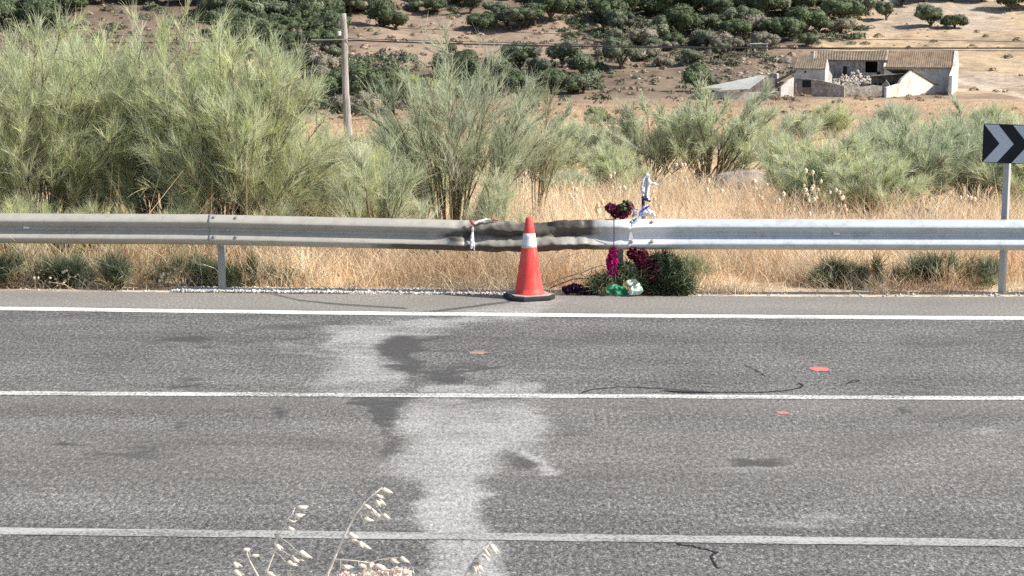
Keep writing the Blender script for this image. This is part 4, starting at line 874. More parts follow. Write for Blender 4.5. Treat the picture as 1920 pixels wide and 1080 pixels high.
def oat(Y, stem, spikes, label, seed):
    """stem: pixel polyline top -> bottom; spikes: (x0,y0,x1,y1) attach side first"""
    rng = random.Random(seed); b = Vector(pt(stem[-1][0], stem[-1][1], Y)); gx = b.x + (stem[-1][0] - stem[-2][0]) * .0002; gz = float(terr(gx, Y)) - .02
    t = thing('wild_oat', label, 'wild oat', (gx, Y, gz), 0, 'dry wild oats in the foreground'); o0 = Vector((gx, Y, gz)); P = [Vector(pt(x, y, Y)) - o0 for x, y in stem] + [Vector((0, 0, 0))]
    n = len(P); MB().tube(P, [(.0009 + .0014 * i / (n - 1)) * (1.7 if seed == 1 else 1) for i in range(n)], 6).build('stem', MAT['oat'], t, True)
    tw = MB()
    for x0, y0, x1, y1 in spikes:
        a = Vector(pt(x0, y0, Y)) - o0 + Vector((0, rng.uniform(-.012, .012), 0)); e = Vector(pt(x1, y1, Y)) - o0 + Vector((0, rng.uniform(-.015, .015), 0)); d = e - a
        q = d.to_track_quat('Z', 'Y') if d.length else None; s = link('spikelet', rng.choice(SPK), t, a); s.rotation_mode = 'QUATERNION'; s.rotation_quaternion = q; s.scale = (d.length * rng.uniform(1.5, 2.0),) * 2 + (d.length,)
        best = min((p for k in range(n - 2) for p in [P[k].lerp(P[k + 1], i / 8) for i in range(9)]), key=lambda p: (p - (a + Vector((-.004, 0, .012)))).length); mid = (best + a) / 2 + Vector((0, 0, .004)); tw.tube([best, mid, a], .0005, 4)
    tag(tw.build('stalklets', MAT['oat'], t), kind='stuff')
c400 = lambda x, y: (400 + x * .29167, 880 + y * .29155)
def S(*q): return [c400(a, b) + c400(c, d) for a, b, c, d in q]
oat(3.7, [c400(1085, 118), c400(1000, 185), c400(920, 280), c400(850, 410), c400(775, 580), c400(728, 690), c400(690, 800)],
    S((1085, 122, 1150, 158), (1058, 140, 1102, 188), (1040, 158, 1100, 184), (1030, 185, 1102, 228), (985, 200, 1050, 214), (965, 218, 1030, 244), (982, 255, 1060, 300), (1040, 290, 1102, 335), (1085, 288, 1138, 322), (930, 275, 1000, 300), (960, 310, 1032, 330), (862, 410, 940, 436), (868, 445, 925, 472), (930, 468, 980, 500), (950, 485, 1012, 522)), 'tallest dry wild oat, leaning right, in the foreground below the white stain', 1)
oat(3.6, [c400(520, 262), c400(478, 330), c400(440, 395), c400(395, 470), c400(400, 515), c400(350, 640), c400(330, 760)],
    S((525, 260, 612, 252), (515, 298, 590, 288), (478, 324, 542, 328), (475, 370, 530, 386), (388, 424, 438, 450), (395, 484, 452, 512), (545, 528, 632, 580), (492, 566, 578, 588), (470, 586, 550, 612), (335, 664, 430, 690)), 'dry wild oat with thin bent stem left of the tallest one', 2)
oat(3.5, [c400(225, 520), c400(215, 540), c400(240, 600), c400(290, 690), c400(320, 800)], S((188, 518, 240, 510), (240, 556, 300, 556), (118, 606, 182, 626), (118, 652, 200, 690)), 'short dry wild oat at the far left of the foreground oats', 3)
oat(3.4, [c400(1780, 478), c400(1720, 540), c400(1660, 610), c400(1610, 700), c400(1580, 800)], S((1772, 474, 1838, 532), (1732, 504, 1798, 548), (1722, 556, 1782, 598), (1674, 570, 1730, 614), (1662, 608, 1722, 655), (1640, 630, 1700, 668), (1630, 655, 1680, 690)), 'dry wild oat standing apart at the right over the white stain', 4)
oat(3.6, [c400(1000, 600), c400(930, 590), c400(780, 575), c400(740, 660), c400(720, 800)], S((1130, 584, 1200, 606), (1192, 574, 1262, 610), (1000, 600, 1040, 648), (1030, 612, 1130, 640), (1060, 630, 1160, 660), (820, 650, 880, 680), (820, 630, 900, 628), (940, 610, 1000, 650)), 'drooping dry wild oat bent sideways beside the tallest stem', 5)
Yd = 3.55; o0 = Vector(pt(705, 1078, Yd)); gz = float(terr(o0.x, Yd)); ds_ = thing('dried_flower', 'faded pinkish dried flower head at the bottom edge beside the tallest oat', 'dried flower', (o0.x, Yd, gz)); o0 = np.array(ds_.location)
petal_obj('flower_head', [petals(90 + i, 130, pt(x, y, Yd) - o0, (.024, .02, .006), .007, [(.74, .66, .55), (.70, .52, .52), (.78, .72, .62)]) for i, (x, y) in enumerate([(655, 1084), (690, 1080), (722, 1078), (752, 1074)])], ds_)
MB().tube([Vector(pt(705, 1080, Yd) - o0), Vector((0, 0, 0))], [.0015, .002], 6).build('stem', MAT['oat'], ds_)

# ------------------------------------------------------------------ ruined farm
def corr_roof(m, a, b, c, d, n, amp, sag=0.0, seg=5):
    """corrugated sheet: a-b is the top edge (left,right), d-c the eave (left,right)"""
    a, b, c, d = map(Vector, (a, b, c, d)); nrm = (b - a).cross(d - a).normalized(); nrm = nrm if nrm.z > 0 else -nrm; V = []; fs = []; cols = n * 4 + 1
    for r in range(seg + 1):
        k = r / seg
        for i in range(cols):
            q = i / (cols - 1); p = a.lerp(b, q).lerp(d.lerp(c, q), k); w = abs(math.sin(math.pi * i / 4)) * amp - sag * math.sin(math.pi * q) * math.sin(math.pi * min(k + .3, 1)) + .03 * mnoise.noise(p * .7); V.append(p + nrm * w)
    for r in range(seg):
        for i in range(cols - 1): fs.append((r * cols + i, r * cols + i + 1, (r + 1) * cols + i + 1, (r + 1) * cols + i))
    m.add(V, fs)
def roofobj(name, mat, parent, quads, n, amp=.045, sag=.12):
    m = MB()
    for q in quads: corr_roof(m, *q, n, amp, sag)
    o = m.build(name, mat, parent); s = o.modifiers.new('thick', 'SOLIDIFY'); s.thickness = .12; s.offset = -1; return o
GROUP = 'ruined farm buildings on the far slope'
ANG = math.radians(-17)
def frame(px, py, Y, ang, label, name='farmhouse'):
    p = at_y(px, py, Y); z = float(terr(p.x, Y)); t = thing(name, label, 'farm building', (p.x, Y, z - .1), ang, GROUP); return t
def zl(t, py): return float(at_y(960, py, t.location.y).z) - t.location.z
def wl(px, Y): return px * Y / F * 1.02
# main house
t = frame(1657, 160, 316, ANG, 'largest white farmhouse with long tiled roof at the right end of the ruin'); w = wl(127, 316); ze = zl(t, 124); zr = zl(t, 96); dp = 8.0
m = MB(); m.box((w / 2, .25, ze / 2), (w, .5, ze)); m.prism([(0, .5, 0), (0, dp, 0), (0, dp, ze), (0, dp / 2, zr - .1), (0, .5, ze)], (.5, 0, 0)); m.box((w / 2, dp - .25, ze / 2), (w - 1.02, .5, ze)); m.build('wall', MAT['white_wall'], t)
m = MB(); m.prism([(w - .55, -9, -1.0), (w - .55, dp, -.5), (w - .55, dp, ze + .1), (w - .55, dp / 2, zr + .25), (w - .55, -.3, ze + .1), (w - .55, -9, 3.2)], (.55, 0, 0)); g = m.build('gable_wall', MAT['white_wall'], t)
roofobj('roof', MAT['tile_red'], t, [((0, dp / 2, zr), (w - .56, dp / 2, zr), (w - .56, -.45, ze - .15), (0, -.45, ze - .15)), ((0, dp / 2, zr), (w - .56, dp / 2, zr), (w - .56, dp + .4, ze - .1), (0, dp + .4, ze - .1))], 32)
m = MB(); m.prism([(-.12, -.4, ze - .05), (-.12, dp / 2, zr + .12), (-.12, dp / 2, zr - .3), (-.12, -.4, ze - .4)], (.35, 0, 0)); m.build('verge', MAT['white_wall'], t)
# middle ruin
t = frame(1530, 150, 320, ANG, 'long roofless looking farmhouse with peeling wall and sagging grey tiled roof in the middle'); w = wl(128, 320); ze = zl(t, 111); zr = zl(t, 94.5)
m = MB(); hx0, hx1 = wl(88, 320), wl(110, 320)
m.box((hx0 / 2, .25, ze / 2), (hx0, .5, ze)); m.box(((hx1 + w) / 2, .25, ze / 2), (w - hx1, .5, ze)); m.box(((hx0 + hx1) / 2, .25, 1.4), (hx1 - hx0, .5, 2.8)); m.box(((hx0 + hx1) / 2, .25, ze - .15), (hx1 - hx0, .5, .3)); m.prism([(-.02, .5, 0), (-.02, 7, 0), (-.02, 7, ze), (-.02, 3.5, zr), (-.02, .5, ze)], (.5, 0, 0)); m.build('wall', MAT['grey_wall'], t)
MB().box(((hx0 + hx1) / 2, 3.0, ze / 2), (hx1 - hx0 + 3, .2, ze - .4)).build('shade_backing', MAT['hole'], t); MB().box((wl(52, 320), -.012, zl(t, 132)), (wl(7, 320), .06, 1.6)).build('door', MAT['hole'], t)  # near-black boxes paint the shade behind the wall gap and in the doorway
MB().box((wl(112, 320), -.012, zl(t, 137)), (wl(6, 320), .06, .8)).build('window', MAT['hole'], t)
roofobj('roof', MAT['tile_grey'], t, [((-.3, 3.5, zr), (w - .3, 3.5, zr), (w - .3, -.4, ze - .1), (.2, -.4, ze - .1)), ((-.3, 3.5, zr), (w - .3, 3.5, zr), (w - .3, 7.3, ze), (0, 7.3, ze))], 26, .08, .25)
ch = MB(); ch.box((-.9, 1.2, ze * .5 + .6), (.6, .6, ze + 1.3)); ch.box((-.9, 1.2, ze + 1.3), (.75, .75, .18)); ch.build('chimney', MAT['white_wall'], t)
# small left house
t = frame(1488, 150, 309, ANG, 'small white farmhouse with short tiled roof left of the rubble'); w = wl(57, 309); ze = zl(t, 127); zr = zl(t, 110.5)
m = MB(); m.box((w / 2, .25, ze / 2), (w, .5, ze)).prism([(0, .5, 0), (0, 5, 0), (0, 5, ze), (0, 2.6, zr), (0, .5, ze)], (.4, 0, 0)).prism([(w - .4, .5, 0), (w - .4, 5, 0), (w - .4, 5, ze), (w - .4, 2.6, zr), (w - .4, .5, ze)], (.4, 0, 0)); m.build('wall', MAT['white_wall'], t)
MB().box((wl(21, 309), -.012, zl(t, 134.5)), (.35, .06, .35)).build('window', MAT['hole'], t)
roofobj('roof', MAT['tile_grey'], t, [((0, 2.6, zr), (w, 2.6, zr), (w + .1, -.35, ze - .1), (0, -.35, ze - .1)), ((0, 2.6, zr), (w, 2.6, zr), (w, 5.3, ze), (0, 5.3, ze))], 14)
# front gable outbuilding, turned towards the sun
t = frame(1662, 180, 300, math.radians(40), 'white gable outbuilding in front of the largest farmhouse, lit by the sun'); w = wl(113, 303) / math.cos(math.radians(40)) * .98; zp = zl(t, 134); zo = zl(t, 163); xa = w * .50
m = MB(); m.prism([(0, 0, -.6), (w, 0, -.6), (w, 0, zo), (xa, 0, zp), (w * .30, 0, zl(t, 150)), (w * .25, 0, zl(t, 158)), (0, 0, zl(t, 164))], (0, .5, 0)); m.box((w - .25, 3, zo / 2 - .3), (.5, 5, zo)); m.build('wall', MAT['white_wall'], t)
roofobj('roof', MAT['tile_grey'], t, [((xa, -.25, zp + .12), (xa, 5.5, zp + .12), (w + .25, 5.5, zo), (w + .25, -.25, zo))], 8, .06, 0)
lt = frame(1634, 168, 307, math.radians(-8), 'open lean-to with a thin flat sheet roof and deep shade left of the white gable', 'lean_to'); w = wl(92, 307); za, zb_ = zl(lt, 141.5), zl(lt, 134)
roofobj('roof', MAT['sheet'], lt, [((0, 3.2, za - .15), (w, 3.2, zb_ - .15), (w, -.3, zb_), (0, -.3, za))], 8, .03, 0)
MB().box((w * .5, 3.2, za / 2), (w * .98, .3, za)).build('back_wall', MAT['grey_wall'], lt); MB().box((w * .12, -.1, za / 2), (.22, .22, za)).build('timber_post', MAT['beam'], lt); MB().box((w * .3, 1.4, za * .3), (w * .5, .12, za * .6)).build('shade_panel', MAT['hole'], lt)  # near-black panel inside paints the deep shade under the roof
# shed with sheet roof
t = frame(1312, 185, 288, math.radians(-6), 'low shed with two pale corrugated roof sheets at the left end of the ruin', 'shed'); sY = 288
X = lambda px: (px - 1312) * sY / F; Zz = lambda py: zl(t, py)
roofobj('roof_sheet', MAT['sheet'], t, [((X(1425), 5, Zz(143)), (X(1433), 4.6, Zz(142)), (X(1352), -.2, Zz(165.5)), (X(1308), 0, Zz(166)))], 5, .03, .1)
roofobj('roof_sheet', MAT['sheet'], t, [((X(1408), 3.2, Zz(146)), (X(1436), 3.6, Zz(143)), (X(1402), -.6, Zz(166)), (X(1342), -.6, Zz(170)))], 6, .03, .1)
m = MB(); m.box((X(1393), .1, Zz(172) / 2), (X(1432) - X(1354), .4, Zz(172))); m.build('wall', MAT['white_wall'], t); m = MB(); m.box((X(1348), .0, Zz(172) / 2), (X(1366) - X(1338), .3, Zz(173))); m.build('door', MAT['sheet'], t)
MB().box((X(1322), .2, Zz(168) / 2), (X(1334) - X(1310), .3, Zz(169))).build('stone_wall', MAT['stone_wall'], t); MB().box((X(1334), .3, Zz(168) / 2), (X(1341) - X(1334), .2, Zz(168))).build('doorway', MAT['hole'], t)
m = MB(); m.box((X(1420), 4.8, Zz(150) / 2), (X(1450) - X(1385), .4, Zz(147))); m.build('back_wall', MAT['grey_wall'], t)
# walls
def wallpiece(pxs, ytop, ybase, Y, mat, label, ang=ANG, thick=.5, name='farm_wall', hole=None):
    t = frame(pxs[0], ybase, Y, ang, label, name); n = len(pxs); poly = [((p - pxs[0]) * Y / F * 1.03, 0, zl(t, y)) for p, y in zip(pxs, ytop)]; poly = poly + [(poly[-1][0], 0, -.8), (poly[0][0], 0, -.8)]
    MB().prism(poly, (0, thick, 0)).build('wall', MAT[mat], t)
    if hole: MB().box((((hole[0] + hole[1]) / 2 - pxs[0]) * Y / F, -.02, (zl(t, hole[2]) + zl(t, hole[3])) / 2), ((hole[1] - hole[0]) * Y / F, .08, abs(zl(t, hole[2]) - zl(t, hole[3])))).build('doorway', MAT['hole'], t)
    return t
wallpiece([1521, 1540, 1560, 1581], [148.5, 151, 155.5, 160.5], 178, 303, 'stone_wall', 'dark sloping yard wall below the small white farmhouse', math.radians(-22))
wallpiece([1490, 1505, 1522], [146, 147, 148], 170, 307, 'grey_wall', 'short grey wall with a black doorway below the small white farmhouse', ANG, hole=(1504, 1520, 150, 163))
wallpiece([1582, 1600, 1618, 1640, 1666], [160, 159, 163, 160, 163], 179, 302, 'stone_wall', 'broken pale stone wall in front of the rubble heap', math.radians(8))
wallpiece([1464, 1478, 1490], [163, 151, 146], 176, 301, 'white_wall', 'leaning white wall stump left of the black doorway', math.radians(20))
wallpiece([1440, 1447, 1455, 1456], [141, 137, 138, 140], 165, 306, 'grey_wall', 'square dark wall stump behind the sheet roofed shed', ANG, 2.0)
wallpiece([1544, 1552, 1560], [136, 128, 141], 160, 311, 'white_wall', 'jagged white wall stump at the left edge of the rubble heap', math.radians(10))
wallpiece([1424, 1436, 1448, 1460], [170, 163, 168, 172], 180, 294, 'stone_wall', 'low broken stone wall in front of the collapsed dark roof', math.radians(-4))
wallpiece([1652, 1660, 1666], [160, 150, 158], 176, 303, 'grey_wall', 'ragged grey wall end at the right of the broken pale stone wall', ANG)
roof_t = frame(1446, 168, 303, ANG, 'collapsed dark roof between the shed and the small white farmhouse', 'collapsed_roof'); roofobj('roof', MAT['beam'], roof_t, [((wl(42, 303), 3, zl(roof_t, 131)), (wl(44, 303), 0, zl(roof_t, 133)), (0, -.3, zl(roof_t, 160)), (-.6, 3, zl(roof_t, 156)))], 6, .08, .1); MB().box((wl(22, 303), 2.2, 1.0), (wl(40, 303), .3, 2.4)).build('wall', MAT['grey_wall'], roof_t)
hut = frame(1409, 102, 352, ANG, 'tiny stone hut with a pale front edge on the slope above the shed', 'stone_hut'); hz = zl(hut, 84); MB().box((1.6, 1.2, hz / 2 - .3), (2.7, 2.4, hz + .6)).build('wall', MAT['stone_wall'], hut); MB().box((-.1, 1.1, hz / 2), (.5, 2.2, hz + .3)).build('corner_wall', MAT['white_wall'], hut); MB().prism([(-.4, -.2, hz), (3.1, -.2, hz + .1), (3.1, 2.6, hz + .5), (-.4, 2.6, hz + .5)], (0, 0, .15)).build('roof', MAT['stone_wall'], hut)
def heap(name, pxr, pyr, Yr, n, smin, smax, mat, seed, bulge):
    rng = np.random.RandomState(seed); V = []; Fc = []; nn = 0; v, f = ICO1
    for i in range(n):
        px = rng.uniform(*pxr); Y = rng.uniform(*Yr); x = (px - 960) / F * Y; k = 1 - abs((px - sum(pxr) / 2) / ((pxr[1] - pxr[0]) / 2)) ** 2; z = float(terr(x, Y)) + bulge * k * rng.uniform(.6, 1) * (Y - Yr[0]) / (Yr[1] - Yr[0]); s = rng.uniform(smin, smax)
        V.append(v * (1 + rng.normal(0, .15, v.shape)) * s * rng.uniform(.6, 1.2, (1, 3)) + np.array([x, Y, z])); Fc.append(f + nn); nn += len(v)
    tag(link(name, mesh_np(name, np.concatenate(V), np.concatenate(Fc), MAT[mat])), kind='stuff')
heap('rubble_heap', (1538, 1668), None, (303.5, 317), 1300, .12, .46, 'rubble', 3, 3.3)
def scree(name, zones, mat, seed, smin, smax):
    rng = np.random.RandomState(seed); V = []; Fc = []; nn = 0; v, f = ICO1
    for x0, x1, y0, y1, n in zones:
        for i in range(n):
            p = ground_hit(rng.uniform(x0, x1), rng.uniform(y0, y1), 100); s = rng.uniform(smin, smax) * rng.rand() ** .5
            V.append(v * (1 + rng.normal(0, .15, v.shape)) * s * rng.uniform(.5, 1.5, (1, 3)) * np.array([1.3, 1, .45]) + np.array(p)); Fc.append(f + nn); nn += len(v)
    tag(link(name, mesh_np(name, np.concatenate(V), np.concatenate(Fc), MAT[mat])), kind='stuff')
scree('rock_scree', [(1325, 1480, 105, 150, 260), (1180, 1330, 95, 150, 90), (640, 1120, 30, 130, 110), (1400, 1620, 20, 90, 60), (1700, 1800, 45, 60, 40), (1560, 1760, 60, 92, 20)], 'rock', 5, .1, .6)

# ------------------------------------------------------------------ hillside trees
def tree_mesh(seed, kind):
    rng = np.random.RandomState(seed); shape = dict(oak=(1.0, .72, 18, .38), olive=(.95, .70, 18, .34), bush=(1.0, .55, 14, .36), poplar=(.62, 1.25, 22, .26))[kind]
    wR, hR, nl, lr = shape; cols = dict(oak=[(.075, .105, .05), (.095, .125, .062), (.115, .145, .078)], olive=[(.135, .16, .10), (.165, .185, .125), (.11, .135, .08)], bush=[(.21, .195, .145), (.25, .23, .175), (.17, .16, .12)], poplar=[(.22, .25, .10), (.28, .30, .13), (.17, .21, .085)])[kind]
    V = []; Fq = []; Ft = []; Cc = []; n = 0
    el = rng.uniform(.8, 1.3)
    trunk_h = .22 if kind in ('oak', 'olive') else .08
    for i in range(nl):
        d = unit(rng.normal(size=3)); d[2] = abs(d[2]) * 1.0 - .25; c = d * np.array([wR * el, wR / el, hR]) * rng.uniform(.30, .86) + np.array([0, 0, trunk_h + hR * .75]); R = lr * rng.uniform(.55, 1.35); tc = tint_mix(rng, 1, cols, .14)[0]
        # lumpy core
        v, f = ICO2; q = v * R * .86 * (1 + .22 * np.array([mnoise.noise(Vector(p * 2.3 + seed + i)) for p in v]))[:, None] * np.array([1, 1, .85]) + c
        V.append(q); Ft.append(f + n); n += len(q); Cc.append(np.repeat((tc * .8)[None], len(q), 0))
        m = 210; dd = unit(rng.normal(size=(m, 3))); p = c + dd * R * rng.uniform(.82, 1.12, (m, 1)) * np.array([1, 1, .85]); nn_ = unit(dd + rng.normal(0, .5, (m, 3))); a = unit(np.cross(nn_, rng.normal(size=(m, 3)))); b = np.cross(nn_, a); s = R * rng.uniform(.07, .18, (m, 1))
        q = np.stack([p - a * s, p - b * s * .7, p + a * s, p + b * s * .7], 1).reshape(-1, 3); V.append(q); ii = np.arange(m) * 4 + n; Fq.append(np.stack([ii, ii + 1, ii + 2, ii + 3], 1)); n += len(q); Cc.append(np.repeat(np.clip(tc * (1 + rng.normal(0, .2, (m, 1))), .01, .5), 4, 0))
    crown = mesh_np('crown', np.concatenate(V), [np.concatenate(Ft), np.concatenate(Fq)], MAT['crown'], {'tint': np.concatenate(Cc)})
    mb = MB(); mb.tube([(0, 0, -.15), (.03, .02, trunk_h * .6), (.0, .0, trunk_h + .35)], [.11, .075, .05], 7)
    for k in range(3):
        a = 2.1 * k + rng.rand(); mb.tube([(.02, .01, trunk_h * .7), (math.cos(a) * .25, math.sin(a) * .25, trunk_h + .25), (math.cos(a) * .5, math.sin(a) * .5, trunk_h + .5)], [.06, .04, .02], 5)
    return crown, mb.mesh('trunk', MAT['bark'], True)
PROTO = {k: [tree_mesh(100 + 10 * j + i, k) for i in range(n)] for j, (k, n) in enumerate((('oak', 6), ('olive', 6), ('bush', 3), ('poplar', 1)))}
NICE = dict(oak='dark holm oak', olive='grey olive tree', bush='brownish bush', poplar='yellow green tree')
trng = random.Random(77)
def hill_tree(px, py, w, kind, label, group=None, hs=1.0):
    p = ground_hit(px, py, 45); s = (1.27 if w < 75 and py < 205 else 1.1) * w * p.y / F / 2 / (1.02 if kind != 'poplar' else .75); cr, tr = trng.choice(PROTO[kind])
    t = thing('hill_shrub' if kind == 'bush' else dict(oak='oak_tree', olive='olive_tree', poplar='leafy_tree')[kind], label, 'bush' if kind == 'bush' else 'tree', (p.x, p.y, p.z), trng.uniform(0, 6.28), group)
    t.scale = (s * trng.uniform(.9, 1.15), s * trng.uniform(.9, 1.15), s * hs * trng.uniform(.75, 1.15)); link('crown', cr, t); link('trunk', tr, t); return t
ORD = ['first', 'second', 'third', 'fourth', 'fifth', 'sixth', 'seventh', 'eighth', 'ninth', 'tenth', 'eleventh', 'twelfth', 'thirteenth', 'fourteenth', 'fifteenth', 'sixteenth', 'seventeenth', 'eighteenth', 'nineteenth', 'twentieth']
def row(where, group, items):
    items = sorted(items, key=lambda q: q[0])
    for i, (px, py, w, kind) in enumerate(items): hill_tree(px, py, w, kind, '%s, %s from left in %s' % (NICE[kind], ORD[i], where), group)
def fill(x0, x1, y, dy, n, w, mixk, seed):
    r = random.Random(seed); return [(x0 + (x1 - x0) * (i + .5 + r.uniform(-.35, .35)) / n, y + r.uniform(-dy, dy), w * r.uniform(.75, 1.25), r.choice(mixk)) for i in range(n)]
HG = 'trees on the far hillside'
row('top wood row above left bushes', HG, fill(-60, 640, 6, 4, 17, 62, ['oak', 'oak', 'olive'], 1))
row('second wood row above left bushes', HG, fill(-60, 150, 28, 5, 5, 55, ['oak', 'oak', 'olive'], 2) + fill(400, 660, 24, 4, 9, 56, ['oak', 'oak', 'olive'], 3))
row('third wood row left of the pole', HG, fill(-60, 110, 52, 4, 4, 52, ['oak', 'oak'], 9) + fill(390, 640, 42, 4, 9, 54, ['oak', 'olive', 'oak'], 4))
row('fourth wood row left of the pole', HG, fill(400, 645, 62, 4, 9, 52, ['oak', 'olive', 'oak'], 5))
row('fifth wood row left of the pole', HG, fill(420, 640, 80, 4, 9, 48, ['olive', 'oak', 'oak', 'bush'], 6))
row('bottom wood row left of the pole', HG, fill(500, 645, 100, 5, 6, 44, ['oak', 'bush'], 7))
row('brushy row beside the pole', HG, [(575, 122, 52, 'bush'), (610, 135, 55, 'bush'), (600, 160, 60, 'bush'), (640, 170, 50, 'bush'), (630, 112, 34, 'olive')])
row('top row right of the pole', HG, [(665, 8, 60, 'oak'), (705, 5, 50, 'oak'), (655, 30, 55, 'olive'), (690, 20, 40, 'olive'), (790, 4, 46, 'oak'), (860, 10, 44, 'olive'), (900, -2, 50, 'oak'), (955, -2, 50, 'oak')])
row('pair right of the pole top', HG, [(716, 50, 56, 'oak'), (742, 56, 44, 'oak')])
row('clump above the cleared slope', HG, [(903, 56, 44, 'oak'), (932, 32, 44, 'olive'), (952, 50, 44, 'olive'), (975, 54, 62, 'olive'), (1002, 48, 60, 'oak'), (1032, 40, 56, 'oak'), (990, 22, 56, 'olive'), (1020, 12, 56, 'oak'), (1055, 22, 56, 'olive')])
row('top row above the terraces', HG, [(1060, 0, 60, 'oak'), (1090, 14, 52, 'olive'), (1125, 6, 60, 'oak'), (1165, 2, 60, 'oak'), (1200, 12, 52, 'oak'), (1230, 2, 56, 'olive'), (1265, -4, 60, 'oak'), (1310, -2, 60, 'oak'), (1360, -4, 60, 'olive')])
row('tree knot amid the terraces', HG, [(1142, 44, 66, 'oak'), (1172, 36, 50, 'oak'), (1160, 64, 52, 'olive'), (1150, 84, 40, 'olive')])
row('trees above the tiny stone hut', HG, [(1250, 34, 70, 'oak'), (1295, 30, 84, 'oak'), (1342, 36, 56, 'oak'), (1278, 72, 70, 'oak'), (1325, 60, 50, 'olive'), (1238, 78, 52, 'olive'), (1205, 86, 56, 'bush'), (1362, 52, 42, 'olive'), (1376, 76, 48, 'oak'), (1318, 84, 48, 'bush')])
row('top grove row above farm roofs', HG, [(1392, 6, 60, 'oak'), (1432, 4, 60, 'olive'), (1475, 2, 66, 'oak'), (1522, 4, 60, 'olive'), (1565, 4, 60, 'oak'), (1610, 2, 60, 'oak')])
row('middle grove row above farm roofs', HG, [(1398, 32, 60, 'olive'), (1435, 34, 58, 'oak'), (1472, 32, 60, 'olive'), (1505, 30, 60, 'oak'), (1545, 28, 56, 'olive'), (1578, 42, 72, 'oak'), (1622, 26, 58, 'olive')])
row('lower grove row above farm roofs', HG, [(1395, 58, 54, 'olive'), (1425, 66, 56, 'bush'), (1452, 70, 52, 'oak'), (1482, 76, 50, 'oak'), (1510, 66, 62, 'oak'), (1535, 62, 50, 'olive'), (1575, 62, 46, 'bush'), (1438, 92, 40, 'bush'), (1512, 88, 28, 'oak')])
row('scattered row atop the ochre field', HG, [(1662, 38, 40, 'olive'), (1690, 12, 54, 'olive'), (1655, 8, 60, 'oak'), (1745, 52, 52, 'olive'), (1790, 54, 40, 'oak'), (1735, 4, 60, 'oak'), (1785, 2, 50, 'oak'), (1840, 4, 50, 'oak'), (1895, 22, 56, 'oak'), (1930, 16, 60, 'oak')])
row('olives below the terraces', HG, [(975, 134, 66, 'olive'), (1010, 140, 44, 'olive'), (1056, 128, 66, 'olive'), (1090, 142, 46, 'olive'), (1095, 176, 62, 'olive'), (1128, 106, 40, 'bush'), (1165, 130, 66, 'olive'), (1068, 176, 44, 'oak'), (1030, 176, 46, 'oak'), (1190, 112, 44, 'bush'), (1242, 126, 36, 'bush'), (1262, 92, 36, 'oak'), (1298, 122, 40, 'olive')])
row('trees beside the sheet roofed shed', HG, [(1304, 172, 56, 'oak'), (1332, 166, 34, 'olive'), (1352, 110, 36, 'olive')])
row('dark thicket below the cleared slope', HG, [(668, 172, 60, 'oak'), (700, 168, 50, 'oak'), (730, 160, 50, 'oak'), (722, 196, 60, 'oak'), (840, 150, 60, 'oak'), (880, 160, 56, 'oak'), (925, 150, 56, 'olive'), (960, 170, 50, 'oak'), (900, 190, 60, 'oak'), (850, 195, 50, 'oak'), (870, 125, 36, 'oak'), (845, 100, 20, 'oak')])
hill_tree(772, 214, 78, 'poplar', 'tall yellow green leafy tree in the valley right of the pole', None, 1.0); hill_tree(812, 212, 56, 'poplar', 'smaller yellow green leafy tree just behind the tall thin bush', None, .85)
row('rounded brown bushes at the pole foot', HG, [(692, 214, 74, 'bush'), (655, 212, 56, 'bush'), (725, 222, 40, 'bush')])
row('small shrubs in the field beyond the cone', HG, [(1114, 250, 50, 'poplar'), (1076, 262, 34, 'oak'), (1140, 232, 24, 'oak'), (1010, 200, 50, 'oak')])

row('filler row high above the terraces', HG, fill(1060, 1400, 24, 6, 6, 50, ['oak', 'olive'], 21))
row('row just above the cleared slope', HG, fill(640, 900, 26, 5, 5, 36, ['olive', 'bush', 'oak'], 22))
row('scrubby row below the hut', HG, fill(1190, 1400, 102, 10, 7, 36, ['bush', 'olive', 'bush'], 23))
row('valley thicket left of the yellow green tree', HG, fill(560, 740, 186, 8, 5, 62, ['oak', 'bush', 'oak'], 24))
# low scrub between the hillside trees: countless tufts, one object
def scrub(n, seed):
    rng = np.random.RandomState(seed); V = []; Cc = []
    for i in range(n):
        px = rng.uniform(-60, 1980); py = rng.uniform(2, 178) if rng.rand() < .8 else rng.uniform(178, 235)
        if px > 1540 and rng.rand() < .85: continue
        u = ray(px, py); T = np.linspace(60, 520, 900) / u[1]; below = np.nonzero(CAMZ + u[2] * T <= terr(u[0] * T, u[1] * T))[0]
        if not len(below): continue
        t = T[below[0]]; P = np.array([u[0] * t, u[1] * t, 0]); P[2] = float(terr(P[0], P[1])); m = 16; r = rng.uniform(.25, .95) * (.5 if P[1] < 250 else 1)
        d = unit(rng.normal(size=(m, 3))); d[:, 2] = np.abs(d[:, 2]); c = P + d * r * np.array([1, 1, .7]); a = unit(np.cross(d, rng.normal(size=(m, 3)))); b = np.cross(d, a); s_ = r * rng.uniform(.3, .6, (m, 1))
        V.append(np.stack([c - a * s_, c - b * s_ * .6, c + a * s_, c + b * s_ * .6], 1).reshape(-1, 3)); tc = tint_mix(rng, 1, [(.20, .16, .115), (.26, .20, .14), (.15, .155, .10), (.30, .23, .16), (.13, .15, .09)], .15)[0]
        Cc.append(np.repeat(tc[None] * (1 + rng.normal(0, .15, (m, 1))), 4, 0))
    V = np.concatenate(V); tag(link('scrub', mesh_np('scrub', V, np.arange(len(V)).reshape(-1, 4), MAT['crown'], {'tint': np.concatenate(Cc)})), kind='stuff')
scrub(2200, 4)

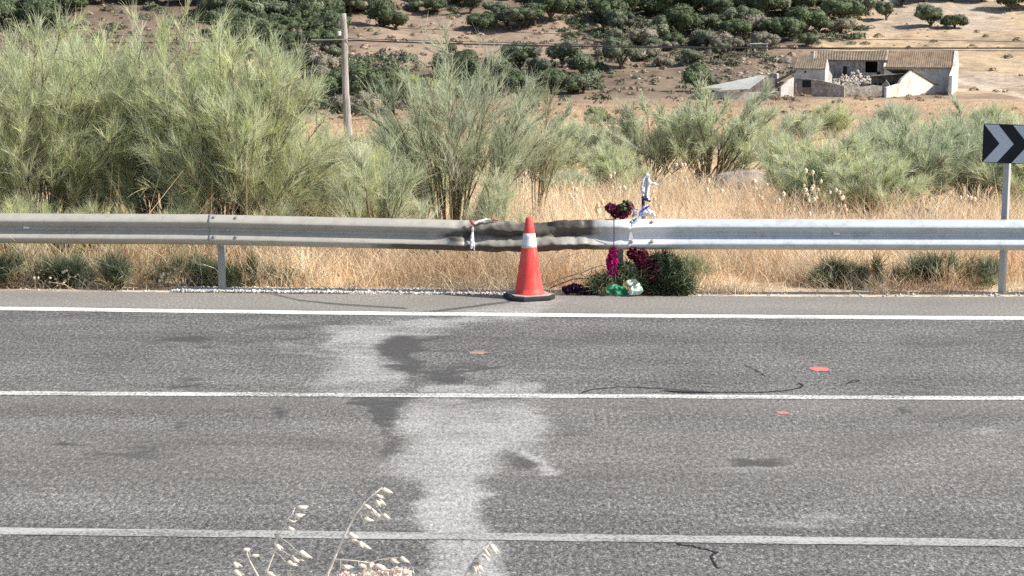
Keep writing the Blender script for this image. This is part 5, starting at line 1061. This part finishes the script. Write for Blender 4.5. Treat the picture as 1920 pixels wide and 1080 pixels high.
def undergrowth(zones, seed):
    rng = np.random.RandomState(seed); V = []; Cc = []
    for x0, x1, y0, y1, n, r0, r1, cols in zones:
        for i in range(n):
            px = rng.uniform(x0, x1); py = rng.uniform(y0, y1); P = np.array(ground_hit(px, py, 120, 520)); m = 110; r = rng.uniform(r0, r1)
            d = unit(rng.normal(size=(m, 3))); d[:, 2] = np.abs(d[:, 2]); c = P + d * r * rng.uniform(.7, 1.1, (m, 1)) * np.array([1.25, 1, .75]); nn_ = unit(d + rng.normal(0, .5, (m, 3))); a = unit(np.cross(nn_, rng.normal(size=(m, 3)))); b = np.cross(nn_, a); s_ = r * rng.uniform(.12, .26, (m, 1))
            V.append(np.stack([c - a * s_, c - b * s_ * .6, c + a * s_, c + b * s_ * .6], 1).reshape(-1, 3)); tc = tint_mix(rng, 1, cols, .15)[0]; Cc.append(np.repeat(np.clip(tc[None] * (1 + rng.normal(0, .18, (m, 1))), .01, .6), 4, 0))
    V = np.concatenate(V); tag(link('undergrowth', mesh_np('undergrowth', V, np.arange(len(V)).reshape(-1, 4), MAT['crown'], {'tint': np.concatenate(Cc)})), kind='stuff')
GG = [(.07, .095, .05), (.095, .12, .065), (.12, .14, .085)]; GB = [(.20, .185, .14), (.15, .145, .105), (.13, .15, .09)]
undergrowth([(390, 650, 0, 112, 230, .6, 2.0, GG), (-40, 130, 0, 60, 40, .8, 2.2, GG), (1050, 1620, 0, 75, 230, .5, 1.7, GG), (1150, 1450, 55, 125, 130, .4, 1.4, GB + GG), (60, 400, 0, 80, 40, .5, 1.6, GB + GG), (560, 770, 105, 215, 140, .6, 1.7, GG + GB), (820, 1130, 115, 190, 100, .6, 1.7, GG), (640, 900, 0, 34, 40, .5, 1.5, GB + GG), (1320, 1400, 85, 120, 20, .5, 1.2, GB), (1500, 1640, 60, 85, 12, .5, 1.0, GB), (1296, 1345, 165, 188, 16, .5, 1.2, GG + GB), (1400, 1500, 172, 188, 26, .3, .8, [(.30, .21, .14), (.24, .18, .12)]), (1560, 1790, 178, 190, 26, .2, .6, [(.34, .24, .16), (.26, .20, .13)])], 6)
